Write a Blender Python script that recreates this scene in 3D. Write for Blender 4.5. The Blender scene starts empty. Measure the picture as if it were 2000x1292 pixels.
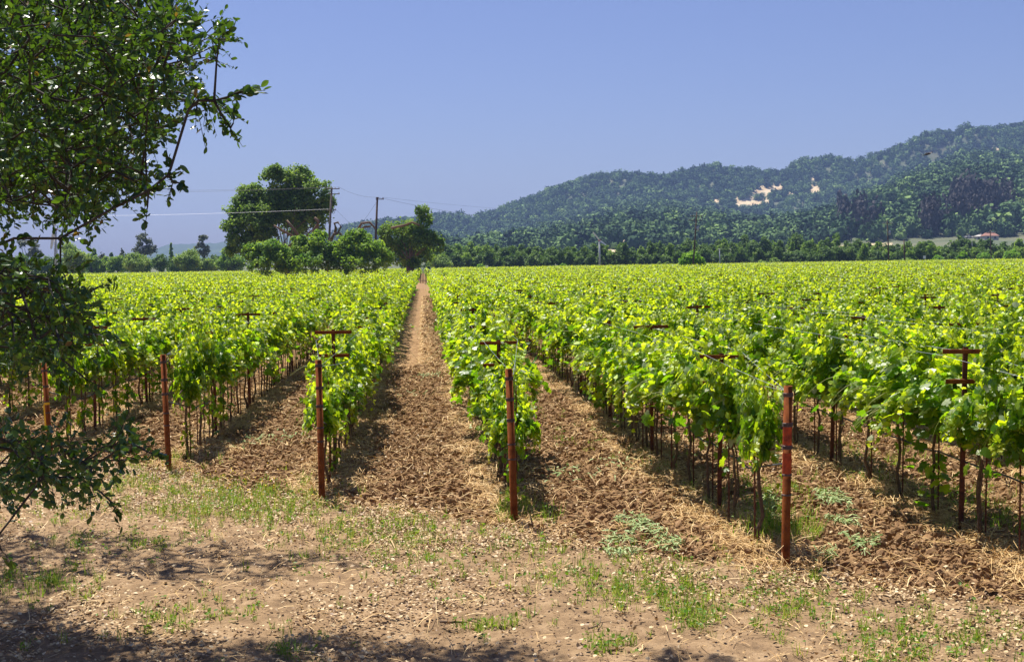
import bpy, math, random
import numpy as np
from mathutils import Vector
R = math.radians
sc = bpy.context.scene
col = sc.collection
# ------------------------------------------------------------------ camera
F = 2500.0                      # focal length in pixels of the 2000 px wide photograph
CH = 2.6
PITCH, ROLL = math.atan(129 / F), R(0.45)
fwd = np.array([0, math.cos(PITCH), -math.sin(PITCH)])
up0 = np.array([0, math.sin(PITCH), math.cos(PITCH)])
rt0 = np.array([1.0, 0, 0])
rt = rt0 * math.cos(ROLL) - up0 * math.sin(ROLL)
up = up0 * math.cos(ROLL) + rt0 * math.sin(ROLL)
cam_d = bpy.data.cameras.new('camera'); cam = bpy.data.objects.new('camera', cam_d); col.objects.link(cam)
from mathutils import Matrix
M4 = Matrix(((rt[0], up[0], -fwd[0], 0), (rt[1], up[1], -fwd[1], 0), (rt[2], up[2], -fwd[2], CH), (0, 0, 0, 1)))
cam.matrix_world = M4
cam_d.sensor_width = 36; cam_d.lens = 36 * F / 2000
cam_d.clip_start = 0.05; cam_d.clip_end = 20000
sc.camera = cam
# ------------------------------------------------------------------ light
SUN_EL = R(66); SUN_H = np.array([-0.48, 0.88]); SUN_H /= np.linalg.norm(SUN_H)
sd = Vector((SUN_H[0] * math.cos(SUN_EL), SUN_H[1] * math.cos(SUN_EL), math.sin(SUN_EL)))
SH = -SUN_H / math.tan(SUN_EL)            # shadow offset per metre of height
w = bpy.data.worlds.new('World'); sc.world = w; w.use_nodes = True
nt = w.node_tree; bg = nt.nodes['Background']
sky = nt.nodes.new('ShaderNodeTexSky'); sky.sky_type = 'NISHITA'; sky.sun_disc = False
sky.sun_elevation = SUN_EL; sky.sun_rotation = math.atan2(SUN_H[0], SUN_H[1])
sky.altitude = 0; sky.air_density = 1.0; sky.dust_density = 1.0; sky.ozone_density = 3.0
tn = nt.nodes.new('ShaderNodeMixRGB'); tn.blend_type = 'MULTIPLY'; tn.inputs[0].default_value = 1
tn.inputs[2].default_value = (0.50, 0.485, 0.655, 1)
nt.links.new(sky.outputs[0], tn.inputs[1]); nt.links.new(tn.outputs[0], bg.inputs[0])
bg.inputs[1].default_value = 0.085
sl = bpy.data.lights.new('sun', 'SUN'); sl.energy = 4.6; sl.angle = R(0.5); sl.color = (1, 0.95, 0.86)
so = bpy.data.objects.new('sun', sl); col.objects.link(so)
so.rotation_euler = sd.to_track_quat('Z', 'Y').to_euler(); so.location = (0, 0, 60)
sc.view_settings.view_transform = 'Standard'; sc.view_settings.look = 'None'
sc.view_settings.gamma = 1; sc.view_settings.exposure = 0.95
sc.cycles.max_bounces = 7; sc.cycles.diffuse_bounces = 5; sc.cycles.glossy_bounces = 2
sc.cycles.transmission_bounces = 5; sc.cycles.transparent_max_bounces = 8; sc.cycles.volume_bounces = 0
sc.cycles.sample_clamp_indirect = 4; sc.cycles.caustics_reflective = False; sc.cycles.caustics_refractive = False
sc.cycles.use_denoising = True
# ------------------------------------------------------------------ helpers
def gz(x, y=0):
    return 0.008 * np.clip(x, -400, 400)
def ray(px, py):
    d = rt * (px - 1000) / F + up * (646 - py) / F + fwd
    return d / d[1]
def W(px, py, Z):
    p = ray(px, py) * Z; return np.array([p[0], p[1], p[2] + CH])
def G(px, py):
    d = ray(px, py); t = CH / (-d[2] + 0.008 * d[0]); return np.array([d[0] * t, d[1] * t, gz(d[0] * t)])
def proj(P):
    P = np.atleast_2d(P) - np.array([0, 0, CH])
    z = P @ fwd; z = np.where(z > 0.05, z, 1e-6)
    return 1000 + F * (P @ rt) / z, 646 - F * (P @ up) / z
def yh(px): return 517 - 0.00785 * (px - 1000)
def h2(ix, iy, seed):
    h = (ix.astype(np.int64) * 374761393 + iy.astype(np.int64) * 668265263 + seed * 1274126177) & 0xffffffff
    h = ((h ^ (h >> 13)) * 1274126177) & 0xffffffff
    h = (h ^ (h >> 16)) & 0xffffffff
    return h / 4294967295.0
def vn(x, y, seed=0):
    x = np.asarray(x, float); y = np.asarray(y, float)
    ix = np.floor(x); iy = np.floor(y); fx = x - ix; fy = y - iy
    fx = fx * fx * (3 - 2 * fx); fy = fy * fy * (3 - 2 * fy)
    a = h2(ix, iy, seed); b = h2(ix + 1, iy, seed); c = h2(ix, iy + 1, seed); d = h2(ix + 1, iy + 1, seed)
    return (a * (1 - fx) + b * fx) * (1 - fy) + (c * (1 - fx) + d * fx) * fy
def fbm(x, y, seed=0, o=4):
    s = 0; a = 0.5; t = 0
    for i in range(o):
        s = s + a * vn(x * 2 ** i + 17.3 * i, y * 2 ** i - 9.1 * i, seed + i); t += a; a *= 0.5
    return s / t
def sst(a, b, x):
    t = np.clip((x - a) / (b - a), 0, 1); return t * t * (3 - 2 * t)
def inpoly(x, y, poly):
    x = np.asarray(x, float); y = np.asarray(y, float); r = np.zeros(x.shape, bool); n = len(poly)
    for i in range(n):
        x1, y1 = poly[i]; x2, y2 = poly[(i + 1) % n]
        c = ((y1 > y) != (y2 > y)) & (x < (x2 - x1) * (y - y1) / ((y2 - y1) if y2 != y1 else 1e-9) + x1)
        r ^= c
    return r
def unit(v): return v / np.maximum(np.linalg.norm(v, axis=-1, keepdims=True), 1e-9)
class MB:
    """collects triangles, with one tint value per vertex and a material index per face"""
    def __init__(s): s.v = []; s.f = []; s.t = []; s.m = []; s.n = 0
    def add(s, v, f, tint=0.5, mi=0):
        v = np.asarray(v, np.float32).reshape(-1, 3); f = np.asarray(f, np.int32).reshape(-1, 3)
        s.v.append(v); s.f.append(f + s.n); s.n += len(v)
        s.t.append(np.broadcast_to(np.asarray(tint, np.float32), (len(v),)))
        s.m.append(np.full(len(f), mi, np.int32)); return s
    def mesh(s, name, mats, smooth=False):
        me = bpy.data.meshes.new(name)
        v = np.concatenate(s.v); f = np.concatenate(s.f); t = np.concatenate(s.t); mi = np.concatenate(s.m)
        me.vertices.add(len(v)); me.vertices.foreach_set('co', v.ravel())
        me.loops.add(len(f) * 3); me.loops.foreach_set('vertex_index', f.ravel())
        me.polygons.add(len(f)); me.polygons.foreach_set('loop_start', np.arange(0, len(f) * 3, 3, dtype=np.int32))
        me.polygons.foreach_set('loop_total', np.full(len(f), 3, np.int32))
        for m in (mats if isinstance(mats, (list, tuple)) else [mats]): me.materials.append(m)
        me.polygons.foreach_set('material_index', mi)
        me.polygons.foreach_set('use_smooth', np.full(len(f), bool(smooth)))
        a = me.attributes.new('tint', 'FLOAT', 'POINT'); a.data.foreach_set('value', t.astype(np.float32))
        me.update(calc_edges=True); return me
    def build(s, name, mats, parent=None, smooth=False):
        return link(name, s.mesh(name, mats, smooth), parent)
def link(name, data, parent=None, loc=None, rz=0):
    o = bpy.data.objects.new(name, data); col.objects.link(o)
    if parent is not None: o.parent = parent
    if loc is not None: o.location = [float(c) for c in loc]
    if rz: o.rotation_euler.z = rz
    return o
def tag(o, label=None, cat=None, group=None, kind=None):
    if label: o['label'] = label
    if cat: o['category'] = cat
    if group: o['group'] = group
    if kind: o['kind'] = kind
    return o
def scatter(mb, tv, tf, pos, fr, sc_, tint=0.5, mi=0):
    """copy the template (tv, tf) to pos with frames fr (N,3,3 rows = x,y,z axes) and scale sc_ (N,) or (N,3)"""
    N = len(pos); m = tv.shape[-2]
    if N == 0: return
    sc_ = np.asarray(sc_, float); sc_ = sc_[:, None, None] if sc_.ndim == 1 else sc_[:, None, :]
    tt = tv if tv.ndim == 3 else tv[None]
    v = np.einsum('nmk,nkj->nmj', tt * sc_, fr) + pos[:, None, :]
    f = (tf[None] + (np.arange(N) * m)[:, None, None]).reshape(-1, 3)
    t = np.repeat(np.broadcast_to(np.asarray(tint, float), (N,)), m)
    mb.add(v.reshape(-1, 3), f, t, mi)
def frames(nrm, d):
    """frames with z axis = nrm and y axis close to d"""
    z = unit(nrm); x = unit(np.cross(d, z)); y = np.cross(z, x)
    return np.stack([x, y, z], 1)
def rframes(rg, N, nb=(0, 0, 0), amt=1.0):
    n = np.asarray(nb, float) + rg.normal(size=(N, 3)) * amt
    return frames(n, rg.normal(size=(N, 3)))
def tube(mb, pts, rad, sides=6, tint=0.5, mi=0, cap=True):
    pts = np.asarray(pts, float); n = len(pts); rad = np.broadcast_to(np.asarray(rad, float), (n,))
    d = np.gradient(pts, axis=0) if n > 2 else np.repeat((pts[1] - pts[0])[None], 2, 0)
    d = unit(d); ref = np.array([0, 0, 1.0]) if abs(d[0][2]) < 0.9 else np.array([1.0, 0, 0])
    a = unit(np.cross(d, ref)); b = np.cross(d, a)
    th = np.arange(sides) * 2 * math.pi / sides
    v = pts[:, None, :] + rad[:, None, None] * (a[:, None, :] * np.cos(th)[None, :, None] + b[:, None, :] * np.sin(th)[None, :, None])
    v = v.reshape(-1, 3); f = []
    for i in range(n - 1):
        for j in range(sides):
            k = (j + 1) % sides; p = i * sides
            f += [(p + j, p + k, p + sides + k), (p + j, p + sides + k, p + sides + j)]
    if cap:
        for j in range(1, sides - 1):
            f += [(0, j + 1, j), ((n - 1) * sides, (n - 1) * sides + j, (n - 1) * sides + j + 1)]
    mb.add(v, f, tint, mi); return mb
def box(mb, c, s, ax=None, tint=0.5, mi=0):
    c = np.asarray(c, float); s = np.asarray(s, float) / 2
    v = np.array([[x, y, z] for x in (-1, 1) for y in (-1, 1) for z in (-1, 1)], float) * s
    if ax is not None: v = v @ np.asarray(ax)
    f = [(0, 1, 3), (0, 3, 2), (4, 6, 7), (4, 7, 5), (0, 4, 5), (0, 5, 1), (2, 3, 7), (2, 7, 6), (0, 2, 6), (0, 6, 4), (1, 5, 7), (1, 7, 3)]
    mb.add(v + c, f, tint, mi); return mb
def ico(sub=1):
    p = (1 + 5 ** .5) / 2
    v = [(-1, p, 0), (1, p, 0), (-1, -p, 0), (1, -p, 0), (0, -1, p), (0, 1, p), (0, -1, -p), (0, 1, -p), (p, 0, -1), (p, 0, 1), (-p, 0, -1), (-p, 0, 1)]
    v = [np.array(a) / np.linalg.norm(a) for a in v]
    f = [(0, 11, 5), (0, 5, 1), (0, 1, 7), (0, 7, 10), (0, 10, 11), (1, 5, 9), (5, 11, 4), (11, 10, 2), (10, 7, 6), (7, 1, 8), (3, 9, 4), (3, 4, 2), (3, 2, 6), (3, 6, 8), (3, 8, 9), (4, 9, 5), (2, 4, 11), (6, 2, 10), (8, 6, 7), (9, 8, 1)]
    for _ in range(sub):
        c = {}; nf = []
        def mid(a, b):
            k = (min(a, b), max(a, b))
            if k not in c: c[k] = len(v); m = v[a] + v[b]; v.append(m / np.linalg.norm(m))
            return c[k]
        for a, b, d in f:
            x, y, z = mid(a, b), mid(b, d), mid(d, a); nf += [(a, x, z), (b, y, x), (d, z, y), (x, y, z)]
        f = nf
    return np.array(v), np.array(f)
ICO0, ICO1, ICO2 = ico(0), ico(1), ico(2)
# ------------------------------------------------------------------ materials
def mat(name):
    m = bpy.data.materials.new(name); m.use_nodes = True
    return m, m.node_tree, m.node_tree.nodes['Principled BSDF'], m.node_tree.nodes['Material Output']
def ramp(nt, stops, inp):
    r = nt.nodes.new('ShaderNodeValToRGB'); e = r.color_ramp.elements
    while len(e) < len(stops): e.new(0.5)
    for i, (p, c) in enumerate(stops): e[i].position = p; e[i].color = (*c, 1)
    nt.links.new(inp, r.inputs[0]); return r.outputs[0]
def attr(nt, n):
    a = nt.nodes.new('ShaderNodeAttribute'); a.attribute_name = n; return a.outputs['Fac']
def noise(nt, scale, detail=4, rough=0.6, vec=None, obj=True):
    n = nt.nodes.new('ShaderNodeTexNoise'); n.inputs['Scale'].default_value = scale
    n.inputs['Detail'].default_value = detail; n.inputs['Roughness'].default_value = rough
    if vec is None:
        g = nt.nodes.new('ShaderNodeTexCoord'); vec = g.outputs['Object']
    nt.links.new(vec, n.inputs['Vector']); return n.outputs['Fac']
def leafmat(name, stops, tstops=None, tf=0.45, rough=0.45, spec=0.35, stops_attr='tint'):
    m, nt, b, out = mat(name)
    a = attr(nt, stops_attr); c = ramp(nt, stops, a)
    nt.links.new(c, b.inputs['Base Color']); b.inputs['Roughness'].default_value = rough
    b.inputs['Specular IOR Level'].default_value = spec
    if tstops:
        t = nt.nodes.new('ShaderNodeBsdfTranslucent'); nt.links.new(ramp(nt, tstops, a), t.inputs[0])
        mx = nt.nodes.new('ShaderNodeMixShader'); mx.inputs[0].default_value = tf
        nt.links.new(b.outputs[0], mx.inputs[1]); nt.links.new(t.outputs[0], mx.inputs[2]); nt.links.new(mx.outputs[0], out.inputs[0])
    return m
def solid(name, stops, scale=8, rough=0.8, metal=0, bump=0, spec=0.3, detail=5):
    m, nt, b, out = mat(name)
    n = noise(nt, scale, detail, 0.65); nt.links.new(ramp(nt, stops, n), b.inputs['Base Color'])
    b.inputs['Roughness'].default_value = rough; b.inputs['Metallic'].default_value = metal; b.inputs['Specular IOR Level'].default_value = spec
    if bump:
        bp = nt.nodes.new('ShaderNodeBump'); bp.inputs['Strength'].default_value = bump; bp.inputs['Distance'].default_value = 0.01
        nt.links.new(noise(nt, scale * 4, 4), bp.inputs['Height']); nt.links.new(bp.outputs[0], b.inputs['Normal'])
    return m
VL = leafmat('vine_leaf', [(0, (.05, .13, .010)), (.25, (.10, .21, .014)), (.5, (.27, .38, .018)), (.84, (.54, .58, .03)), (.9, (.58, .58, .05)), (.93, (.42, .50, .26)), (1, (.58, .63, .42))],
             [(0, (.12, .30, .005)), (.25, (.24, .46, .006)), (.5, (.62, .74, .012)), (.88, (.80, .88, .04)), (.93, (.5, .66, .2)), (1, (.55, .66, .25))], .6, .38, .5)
OL = leafmat('oak_leaf', [(0, (.022, .06, .012)), (.6, (.05, .115, .018)), (.93, (.13, .22, .026)), (1, (.20, .12, .03))],
             [(0, (.03, .09, .005)), (.9, (.18, .34, .016)), (1, (.3, .2, .02))], .3, .36, .5)
FOAK = leafmat('dark_foliage', [(0, (.065, .13, .022)), (.5, (.15, .26, .035)), (1, (.30, .42, .06))],
               [(0, (.10, .22, .02)), (1, (.36, .52, .05))], .42, .6, .2)
FLN = leafmat('treeline_foliage', [(0, (.04, .095, .022)), (.5, (.10, .19, .038)), (1, (.20, .30, .06))],
               [(0, (.06, .14, .015)), (1, (.22, .34, .03))], .35, .6, .2)
FBUSH = leafmat('bush_foliage', [(0, (.045, .12, .015)), (.5, (.12, .24, .025)), (1, (.27, .40, .05))],
                [(0, (.12, .3, .015)), (1, (.5, .7, .05))], .4, .6, .2)
FWIL = leafmat('pale_foliage', [(0, (.12, .20, .035)), (.5, (.22, .34, .06)), (1, (.36, .46, .10))],
               [(0, (.16, .3, .03)), (1, (.45, .58, .08))], .35, .6, .2)
FBRT = leafmat('bright_foliage', [(0, (.08, .2, .01)), (.5, (.16, .34, .015)), (1, (.32, .5, .03))],
               [(0, (.15, .35, .01)), (1, (.45, .7, .03))], .4, .6, .2)
FEUC = leafmat('grey_foliage', [(0, (.07, .09, .055)), (.5, (.13, .15, .09)), (1, (.22, .23, .14))],
               [(0, (.06, .08, .03)), (1, (.16, .18, .07))], .25, .6, .2)
HILLF = leafmat('hill_foliage', [(0, (.02, .048, .024)), (.35, (.052, .105, .04)), (.75, (.17, .27, .08)), (.86, (.24, .35, .10)), (.9, (.045, .045, .045)), (1, (.09, .08, .075))], None, 0, .85, .1)
BARK = solid('bark', [(.3, (.025, .022, .018)), (.7, (.08, .07, .058))], 14, .9, 0, .8)
BARKR = solid('mossy_bark', [(.3, (.08, .055, .04)), (.55, (.19, .125, .08)), (.75, (.22, .18, .05))], 1.2, .9, 0, .5)
TRUNK = solid('vine_bark', [(.3, (.07, .042, .027)), (.7, (.19, .125, .08))], 30, .9, 0, .8)
STEM = solid('green_stem', [(.3, (.16, .24, .03)), (.7, (.30, .28, .06))], 20, .6)
RUST = solid('rusted_steel', [(.3, (.09, .024, .009)), (.5, (.21, .058, .014)), (.66, (.26, .08, .02)), (.8, (.14, .045, .02))], 9, .85, .0, .25, .12)
RUSTD = solid('dark_rusted_steel', [(.3, (.05, .018, .012)), (.55, (.13, .04, .02)), (.75, (.22, .075, .03))], 16, .75, .15, .25)
REDP = solid('red_rust_paint', [(.35, (.20, .03, .012)), (.6, (.55, .08, .02)), (.75, (.40, .07, .02))], 12, .6, .05, .1)
WIRE = solid('galvanised_wire', [(.3, (.38, .40, .44)), (.7, (.6, .62, .68))], 40, .45, .6)
WRAP = solid('wire_wrap', [(.3, (.07, .05, .05)), (.7, (.2, .15, .13))], 60, .6, .4)
HOSE = solid('black_hose', [(.3, (.03, .035, .045)), (.7, (.09, .10, .13))], 12, .5)
YEL = solid('yellow_tape', [(.3, (.7, .42, .02)), (.7, (.85, .55, .04))], 10, .6)
SOILM = solid('soil_clod', [(.3, (.14, .078, .036)), (.55, (.27, .16, .08)), (.75, (.40, .26, .14))], 9, .95, 0, .4, .1)
STRAWM = leafmat('straw', [(0, (.30, .16, .05)), (.5, (.55, .34, .12)), (1, (.78, .56, .27))], None, 0, .6, .3)
LITTER = leafmat('dry_leaf', [(0, (.16, .08, .035)), (.3, (.36, .23, .10)), (.7, (.48, .33, .16)), (1, (.66, .52, .30))], None, 0, .55, .4)
GRASSM = leafmat('weed_green', [(0, (.06, .16, .012)), (.5, (.14, .28, .02)), (.8, (.28, .36, .04)), (1, (.5, .42, .12))],
                 [(0, (.14, .32, .01)), (1, (.5, .55, .06))], .4, .5, .3)
CUTM = leafmat('wilted_green', [(0, (.14, .22, .05)), (.5, (.25, .34, .11)), (1, (.42, .48, .22))], None, 0, .6, .3)
FLOW = solid('yellow_petal', [(.3, (.75, .55, .02)), (.7, (.9, .7, .05))], 10, .6)
WOOD = solid('grey_pole_wood', [(.3, (.10, .085, .075)), (.7, (.24, .20, .17))], 3, .85)
WOODD = solid('dark_pole_wood', [(.3, (.05, .032, .022)), (.7, (.13, .085, .06))], 3, .85)
PALE = solid('white_steel', [(.3, (.80, .81, .83)), (.7, (.87, .88, .9))], 3, .4, .1)
REDM = solid('red_hub_steel', [(.3, (.35, .04, .03)), (.7, (.5, .07, .05))], 3, .5)
DARK = solid('dark_steel', [(.3, (.02, .02, .022)), (.7, (.05, .05, .055))], 3, .5)
CERAM = solid('white_ceramic', [(.3, (.7, .72, .74)), (.7, (.85, .86, .88))], 3, .25)
GREYM = solid('grey_steel', [(.3, (.35, .37, .4)), (.7, (.5, .52, .55))], 3, .45, .2)
WALLM = solid('white_plaster', [(.3, (.40, .37, .33)), (.7, (.52, .49, .44))], 1, .8)
TILEM = solid('red_tile', [(.3, (.22, .10, .07)), (.7, (.34, .17, .12))], 1.5, .8)
GLASSM = solid('window_dark', [(.3, (.03, .04, .05)), (.7, (.06, .07, .09))], 3, .2)
BIRDM = solid('dark_feather', [(.3, (.012, .010, .012)), (.7, (.04, .03, .03))], 8, .7)
TWIGM = solid('dry_twig', [(.3, (.08, .05, .035)), (.7, (.2, .14, .09))], 30, .9)
# ------------------------------------------------------------------ vineyard layout
U = np.array([-0.0687, 0.9976, 0]); U /= np.linalg.norm(U); N_ = np.array([U[1], -U[0], 0])
PITCH_R = 2.12
def off(k): return 0.95 + PITCH_R * k
KNOWN = {-3: 19.0, -2: 17.15, -1: 14.6, 0: 12.97, 1: 10.85}
def srow(k): return KNOWN.get(k, (19.0 - 2.1 * (-3 - k)) if k < -3 else 10.85 - 1.95 * (k - 1)) if k >= -3 else 19.0 + 2.05 * (-3 - k)
def RP(k, s, dx=0): p = N_ * (off(k) + dx) + U * s; return np.array([p[0], p[1], gz(p[0])])
BIGOAK = W(560, 520, 235)
def clearing(x, y): return (np.hypot(x - BIGOAK[0], y - BIGOAK[1]) < 18) | ((np.abs(y - 214) < 14) & (np.abs(x - W(630, 520, 214)[0]) < 14)) | (np.hypot(x - W(805, 520, 235)[0], y - 235) < 9)
# ------------------------------------------------------------------ the ground sheet
def zones(x, y):
    """how tilled / straw-covered the ground is at (x, y)"""
    s = x * U[0] + y * U[1]; o = (x * N_[0] + y * N_[1] - 0.95) / PITCH_R
    kk = np.clip(o, -30, 8)
    ks = np.array(range(-30, 9)); ss = np.array([srow(int(k)) for k in ks])
    s0 = np.interp(kk, ks, ss)
    edge = s - s0 + (fbm(x * .7, y * .7, 3) - .5) * 1.6
    tilled = sst(-.75, .0, edge)
    fr = np.abs(o - np.round(o)) * PITCH_R           # distance to the nearest row, metres
    n1 = fbm(x * 1.3, y * 1.3, 11)
    straw = sst(.54, .16, fr + (n1 - .5) * .9) * tilled
    path = 1 - tilled
    return tilled, straw, path, s - s0, fr
def build_ground():
    tx = np.linspace(-.62, .62, 900)
    Yn = [-30, -20, -10, -4, 0, 2, 3.5]; y = 4.5
    while y < 60: Yn.append(y); y *= 1.0042 if y < 30 else 1.006
    while y < 7000: Yn.append(y); y *= 1.045
    Yn.append(7300); Yn = np.array(Yn)
    A = 12.0
    X = tx[None, :] * (Yn[:, None] + np.where(Yn[:, None] < -5, 60, A)); Y = np.repeat(Yn[:, None], len(tx), 1)
    Yv = Y
    til, st, pa, ed, fr = zones(X, Yv)
    fade = sst(95, 45, Yv)
    z = gz(X)
    clod = (fbm(X * 9, Yv * 9, 5, 4) - .5) * .085 + (np.abs(fbm(X * 3.2, Yv * 3.2, 8, 3) - .5)) * .10
    soilh = clod * (1 - .25 * st) + .02 * sst(.6, .1, fr) - .045
    tyre = -.03 * np.exp(-((fr - .72) / .16) ** 2)
    pathh = (fbm(X * 1.1, Yv * 1.1, 21, 3) - .5) * .07 + (fbm(X * 5, Yv * 5, 23, 3) - .5) * .035 + (fbm(X * 14, Yv * 14, 22, 3) - .5) * .028
    z = z + fade * (til * (soilh + tyre) + pa * pathh) - .02
    nr, nc = X.shape
    v = np.stack([X, Yv, z], -1).reshape(-1, 3)
    i = np.arange(nr - 1)[:, None] * nc + np.arange(nc - 1)[None, :]; i = i.ravel()
    f = np.concatenate([np.stack([i, i + 1, i + nc + 1], 1), np.stack([i, i + nc + 1, i + nc], 1)])
    mb = MB(); mb.add(v, f, 0)
    m, nt, b, out = mat('vineyard_soil')
    geo = nt.nodes.new('ShaderNodeNewGeometry'); pos = geo.outputs['Position']
    def mix(fac, a, bb):
        x = nt.nodes.new('ShaderNodeMixRGB')
        nt.links.new(fac, x.inputs[0]); nt.links.new(a, x.inputs[1]); nt.links.new(bb, x.inputs[2]); return x.outputs[0]
    soil = ramp(nt, [(.28, (.11, .062, .028)), (.5, (.25, .15, .075)), (.7, (.40, .26, .14))], noise(nt, 5.5, 7, .7, pos))
    strw = ramp(nt, [(.36, (.12, .068, .032)), (.5, (.30, .185, .085)), (.62, (.54, .37, .17))], noise(nt, 34, 8, .85, pos))
    pth = ramp(nt, [(.32, (.13, .085, .05)), (.5, (.29, .19, .105)), (.66, (.43, .30, .175))], noise(nt, 3.2, 10, .8, pos))
    c = mix(attr(nt, 'straw'), soil, strw); c = mix(attr(nt, 'path'), c, pth)
    far = ramp(nt, [(.35, (.10, .15, .03)), (.65, (.26, .24, .09))], noise(nt, .02, 5, .6, pos)); c = mix(attr(nt, 'far'), c, far)
    nt.links.new(c, b.inputs['Base Color']); b.inputs['Roughness'].default_value = .95; b.inputs['Specular IOR Level'].default_value = .1
    bp = nt.nodes.new('ShaderNodeBump'); bp.inputs['Strength'].default_value = .9; bp.inputs['Distance'].default_value = .03
    nt.links.new(noise(nt, 22, 6, .75, pos), bp.inputs['Height']); nt.links.new(bp.outputs[0], b.inputs['Normal'])
    me = mb.mesh('ground', m, True)
    n2 = fbm(X * 2.2, Yv * 2.2, 31)
    for nm, arr in (('straw', np.clip(st * sst(.28, .5, n2) + til * .10 * sst(.5, .75, n2), 0, 1)), ('path', pa), ('far', sst(440, 470, Yv) + 0 * X)):
        a = me.attributes.new(nm, 'FLOAT', 'POINT'); a.data.foreach_set('value', arr.astype(np.float32).ravel())
    tag(link('ground', me), 'tilled brown vineyard soil and pale dirt headland', None, None, 'structure')
build_ground()
# ------------------------------------------------------------------ grapevines
def leaf_template(hi=True):
    if hi:
        r = [(.10, -.22), (.34, -.30), (.52, -.08), (.40, .06), (.66, .18), (.64, .44), (.40, .42), (.34, .68)]
        pts = [(0, -.04)] + r + [(0, .98)] + [(-a, b) for a, b in r[::-1]]
        pts = np.array(pts); v = np.vstack([[0, .25], pts])
        z = -.42 * v[:, 0] ** 2 + .10 * np.abs(v[:, 0]) - .16 * (v[:, 1] - .3) ** 2
        v = np.column_stack([v, z]); n = len(pts)
        f = np.array([(0, 1 + i, 1 + (i + 1) % n) for i in range(n)])
    else:
        v = np.array([(0, -.12, 0), (.55, .02, -.12), (.42, .62, -.1), (0, .95, -.08), (-.42, .62, -.1), (-.55, .02, -.12)])
        f = np.array([(0, 1, 2), (0, 2, 3), (0, 3, 4), (0, 4, 5)])
    v = v - [0, .2, 0]
    return v, f
LT_HI, LT_LO = leaf_template(True), leaf_template(False)
def vine_leaves(rg, nsh=15, step=.062, lush=1.0):
    P, Nn, D, S, T = [], [], [], [], []; stems = []
    for i in range(nsh):
        side = 1 if i % 2 else -1; droop = rg.random() < .42
        p = np.array([rg.normal() * .05, rg.uniform(-.5, .5), .92 + rg.normal() * .05])
        d = unit(np.array([side * (rg.uniform(.35, .85) if droop else rg.uniform(.05, .45)), rg.normal() * .3, 1.0])); wild = rg.random() < .14
        if wild: d = unit(np.array([side * .1, rg.normal() * .15, 1.0])); droop = False
        L = rg.uniform(.80, 1.12) * (1.0 if not droop else 1.2) * (1.38 if wild else 1); n = int(L / step); path = [p.copy()]
        for j in range(n):
            t = j / n
            if wild: d = unit(d + rg.normal(size=3) * .04)
            elif droop: d = unit(d + np.array([side * .03, 0, -.17 * (t > .22)]) + rg.normal(size=3) * .06)
            else: d = unit(d + np.array([side * .05 * t, 0, -.04 * t]) + rg.normal(size=3) * .06)
            p = p + d * step; 
            if p[2] < .48: break
            path.append(p.copy())
            for q in range(4 if t < .8 else 2):
                so_ = rg.normal(size=3); so_ -= d * so_.dot(d); so_ = unit(so_)
                out = np.array([np.sign(p[0]) if abs(p[0]) > .12 else side, 0, 0])
                P.append(p + so_ * rg.uniform(.03, .11) + rg.normal(size=3) * .015)
                Nn.append(np.array([0, 0, .75]) + out * .55 + rg.normal(size=3) * .52)
                D.append(so_ + np.array([0, 0, -.7]) + rg.normal(size=3) * .3)
                S.append(rg.uniform(.06, .125) * (1 - .62 * max(0, t - .55) / .45)); T.append(min(.88, rg.beta(2, 3) * .58 + .52 * t ** 1.5 * rg.uniform(.4, 1)) if rg.random() > .09 else rg.uniform(.94, 1))
        stems.append(np.array(path))
    P = [np.array([.60 * math.tanh(a[0] / .60), a[1], a[2]]) for a in P]
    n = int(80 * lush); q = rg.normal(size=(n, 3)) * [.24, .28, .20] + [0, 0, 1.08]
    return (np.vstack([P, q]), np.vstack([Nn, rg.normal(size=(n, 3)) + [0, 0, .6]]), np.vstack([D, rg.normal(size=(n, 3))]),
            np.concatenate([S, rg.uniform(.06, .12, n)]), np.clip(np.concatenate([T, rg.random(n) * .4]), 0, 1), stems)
rg = np.random.default_rng(5)
NV = 14
V_F, V_T, V_S = [], [], []
for i in range(NV):
    P, Nn, D, S, T, stems = vine_leaves(rg, 17 if i < NV - 3 else 13)
    if i % 3 == 1:                                   # suckers low on the trunk
        n = 34; q = rg.normal(size=(n, 3)) * [.10, .12, .13] + [.0, 0, .38]; q[:, 2] = np.maximum(q[:, 2], .1)
        P = np.vstack([P, q]); Nn = np.vstack([Nn, rg.normal(size=(n, 3)) + [0, 0, .6]]); D = np.vstack([D, rg.normal(size=(n, 3))])
        S = np.concatenate([S, rg.uniform(.05, .12, n)]); T = np.concatenate([T, rg.random(n) * .5])
    mb = MB(); scatter(mb, *LT_HI, P, frames(Nn, D), S, T)
    for st in stems:
        if len(st) > 2: tube(mb, st[::2] if len(st) > 5 else st, np.linspace(.0045, .002, len(st[::2] if len(st) > 5 else st)), 3, .5, 1, False)
    V_F.append(mb.mesh('foliage', [VL, STEM]))
    mb = MB(); wob = rg.normal(size=(8, 2)) * .012
    zz = np.linspace(-.03, .93, 8); pts = np.column_stack([.02 + wob[:, 0], wob[:, 1], zz])
    tube(mb, pts, np.linspace(.019, .013, 8) * rg.uniform(.8, 1.2), 6, .5)
    c = np.array([[.02, y, .93 + .03 * math.sin(y * 7)] for y in np.linspace(-.46, .46, 8)]); tube(mb, c, .011, 5, .5)
    if i % 3 == 0: tube(mb, pts * [1, 1, 1] + [.04, .05, 0] + rg.normal(size=(8, 3)) * [.012, .012, 0], .009, 5, .5)
    V_T.append(mb.mesh('trunk', TRUNK, True))
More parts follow.
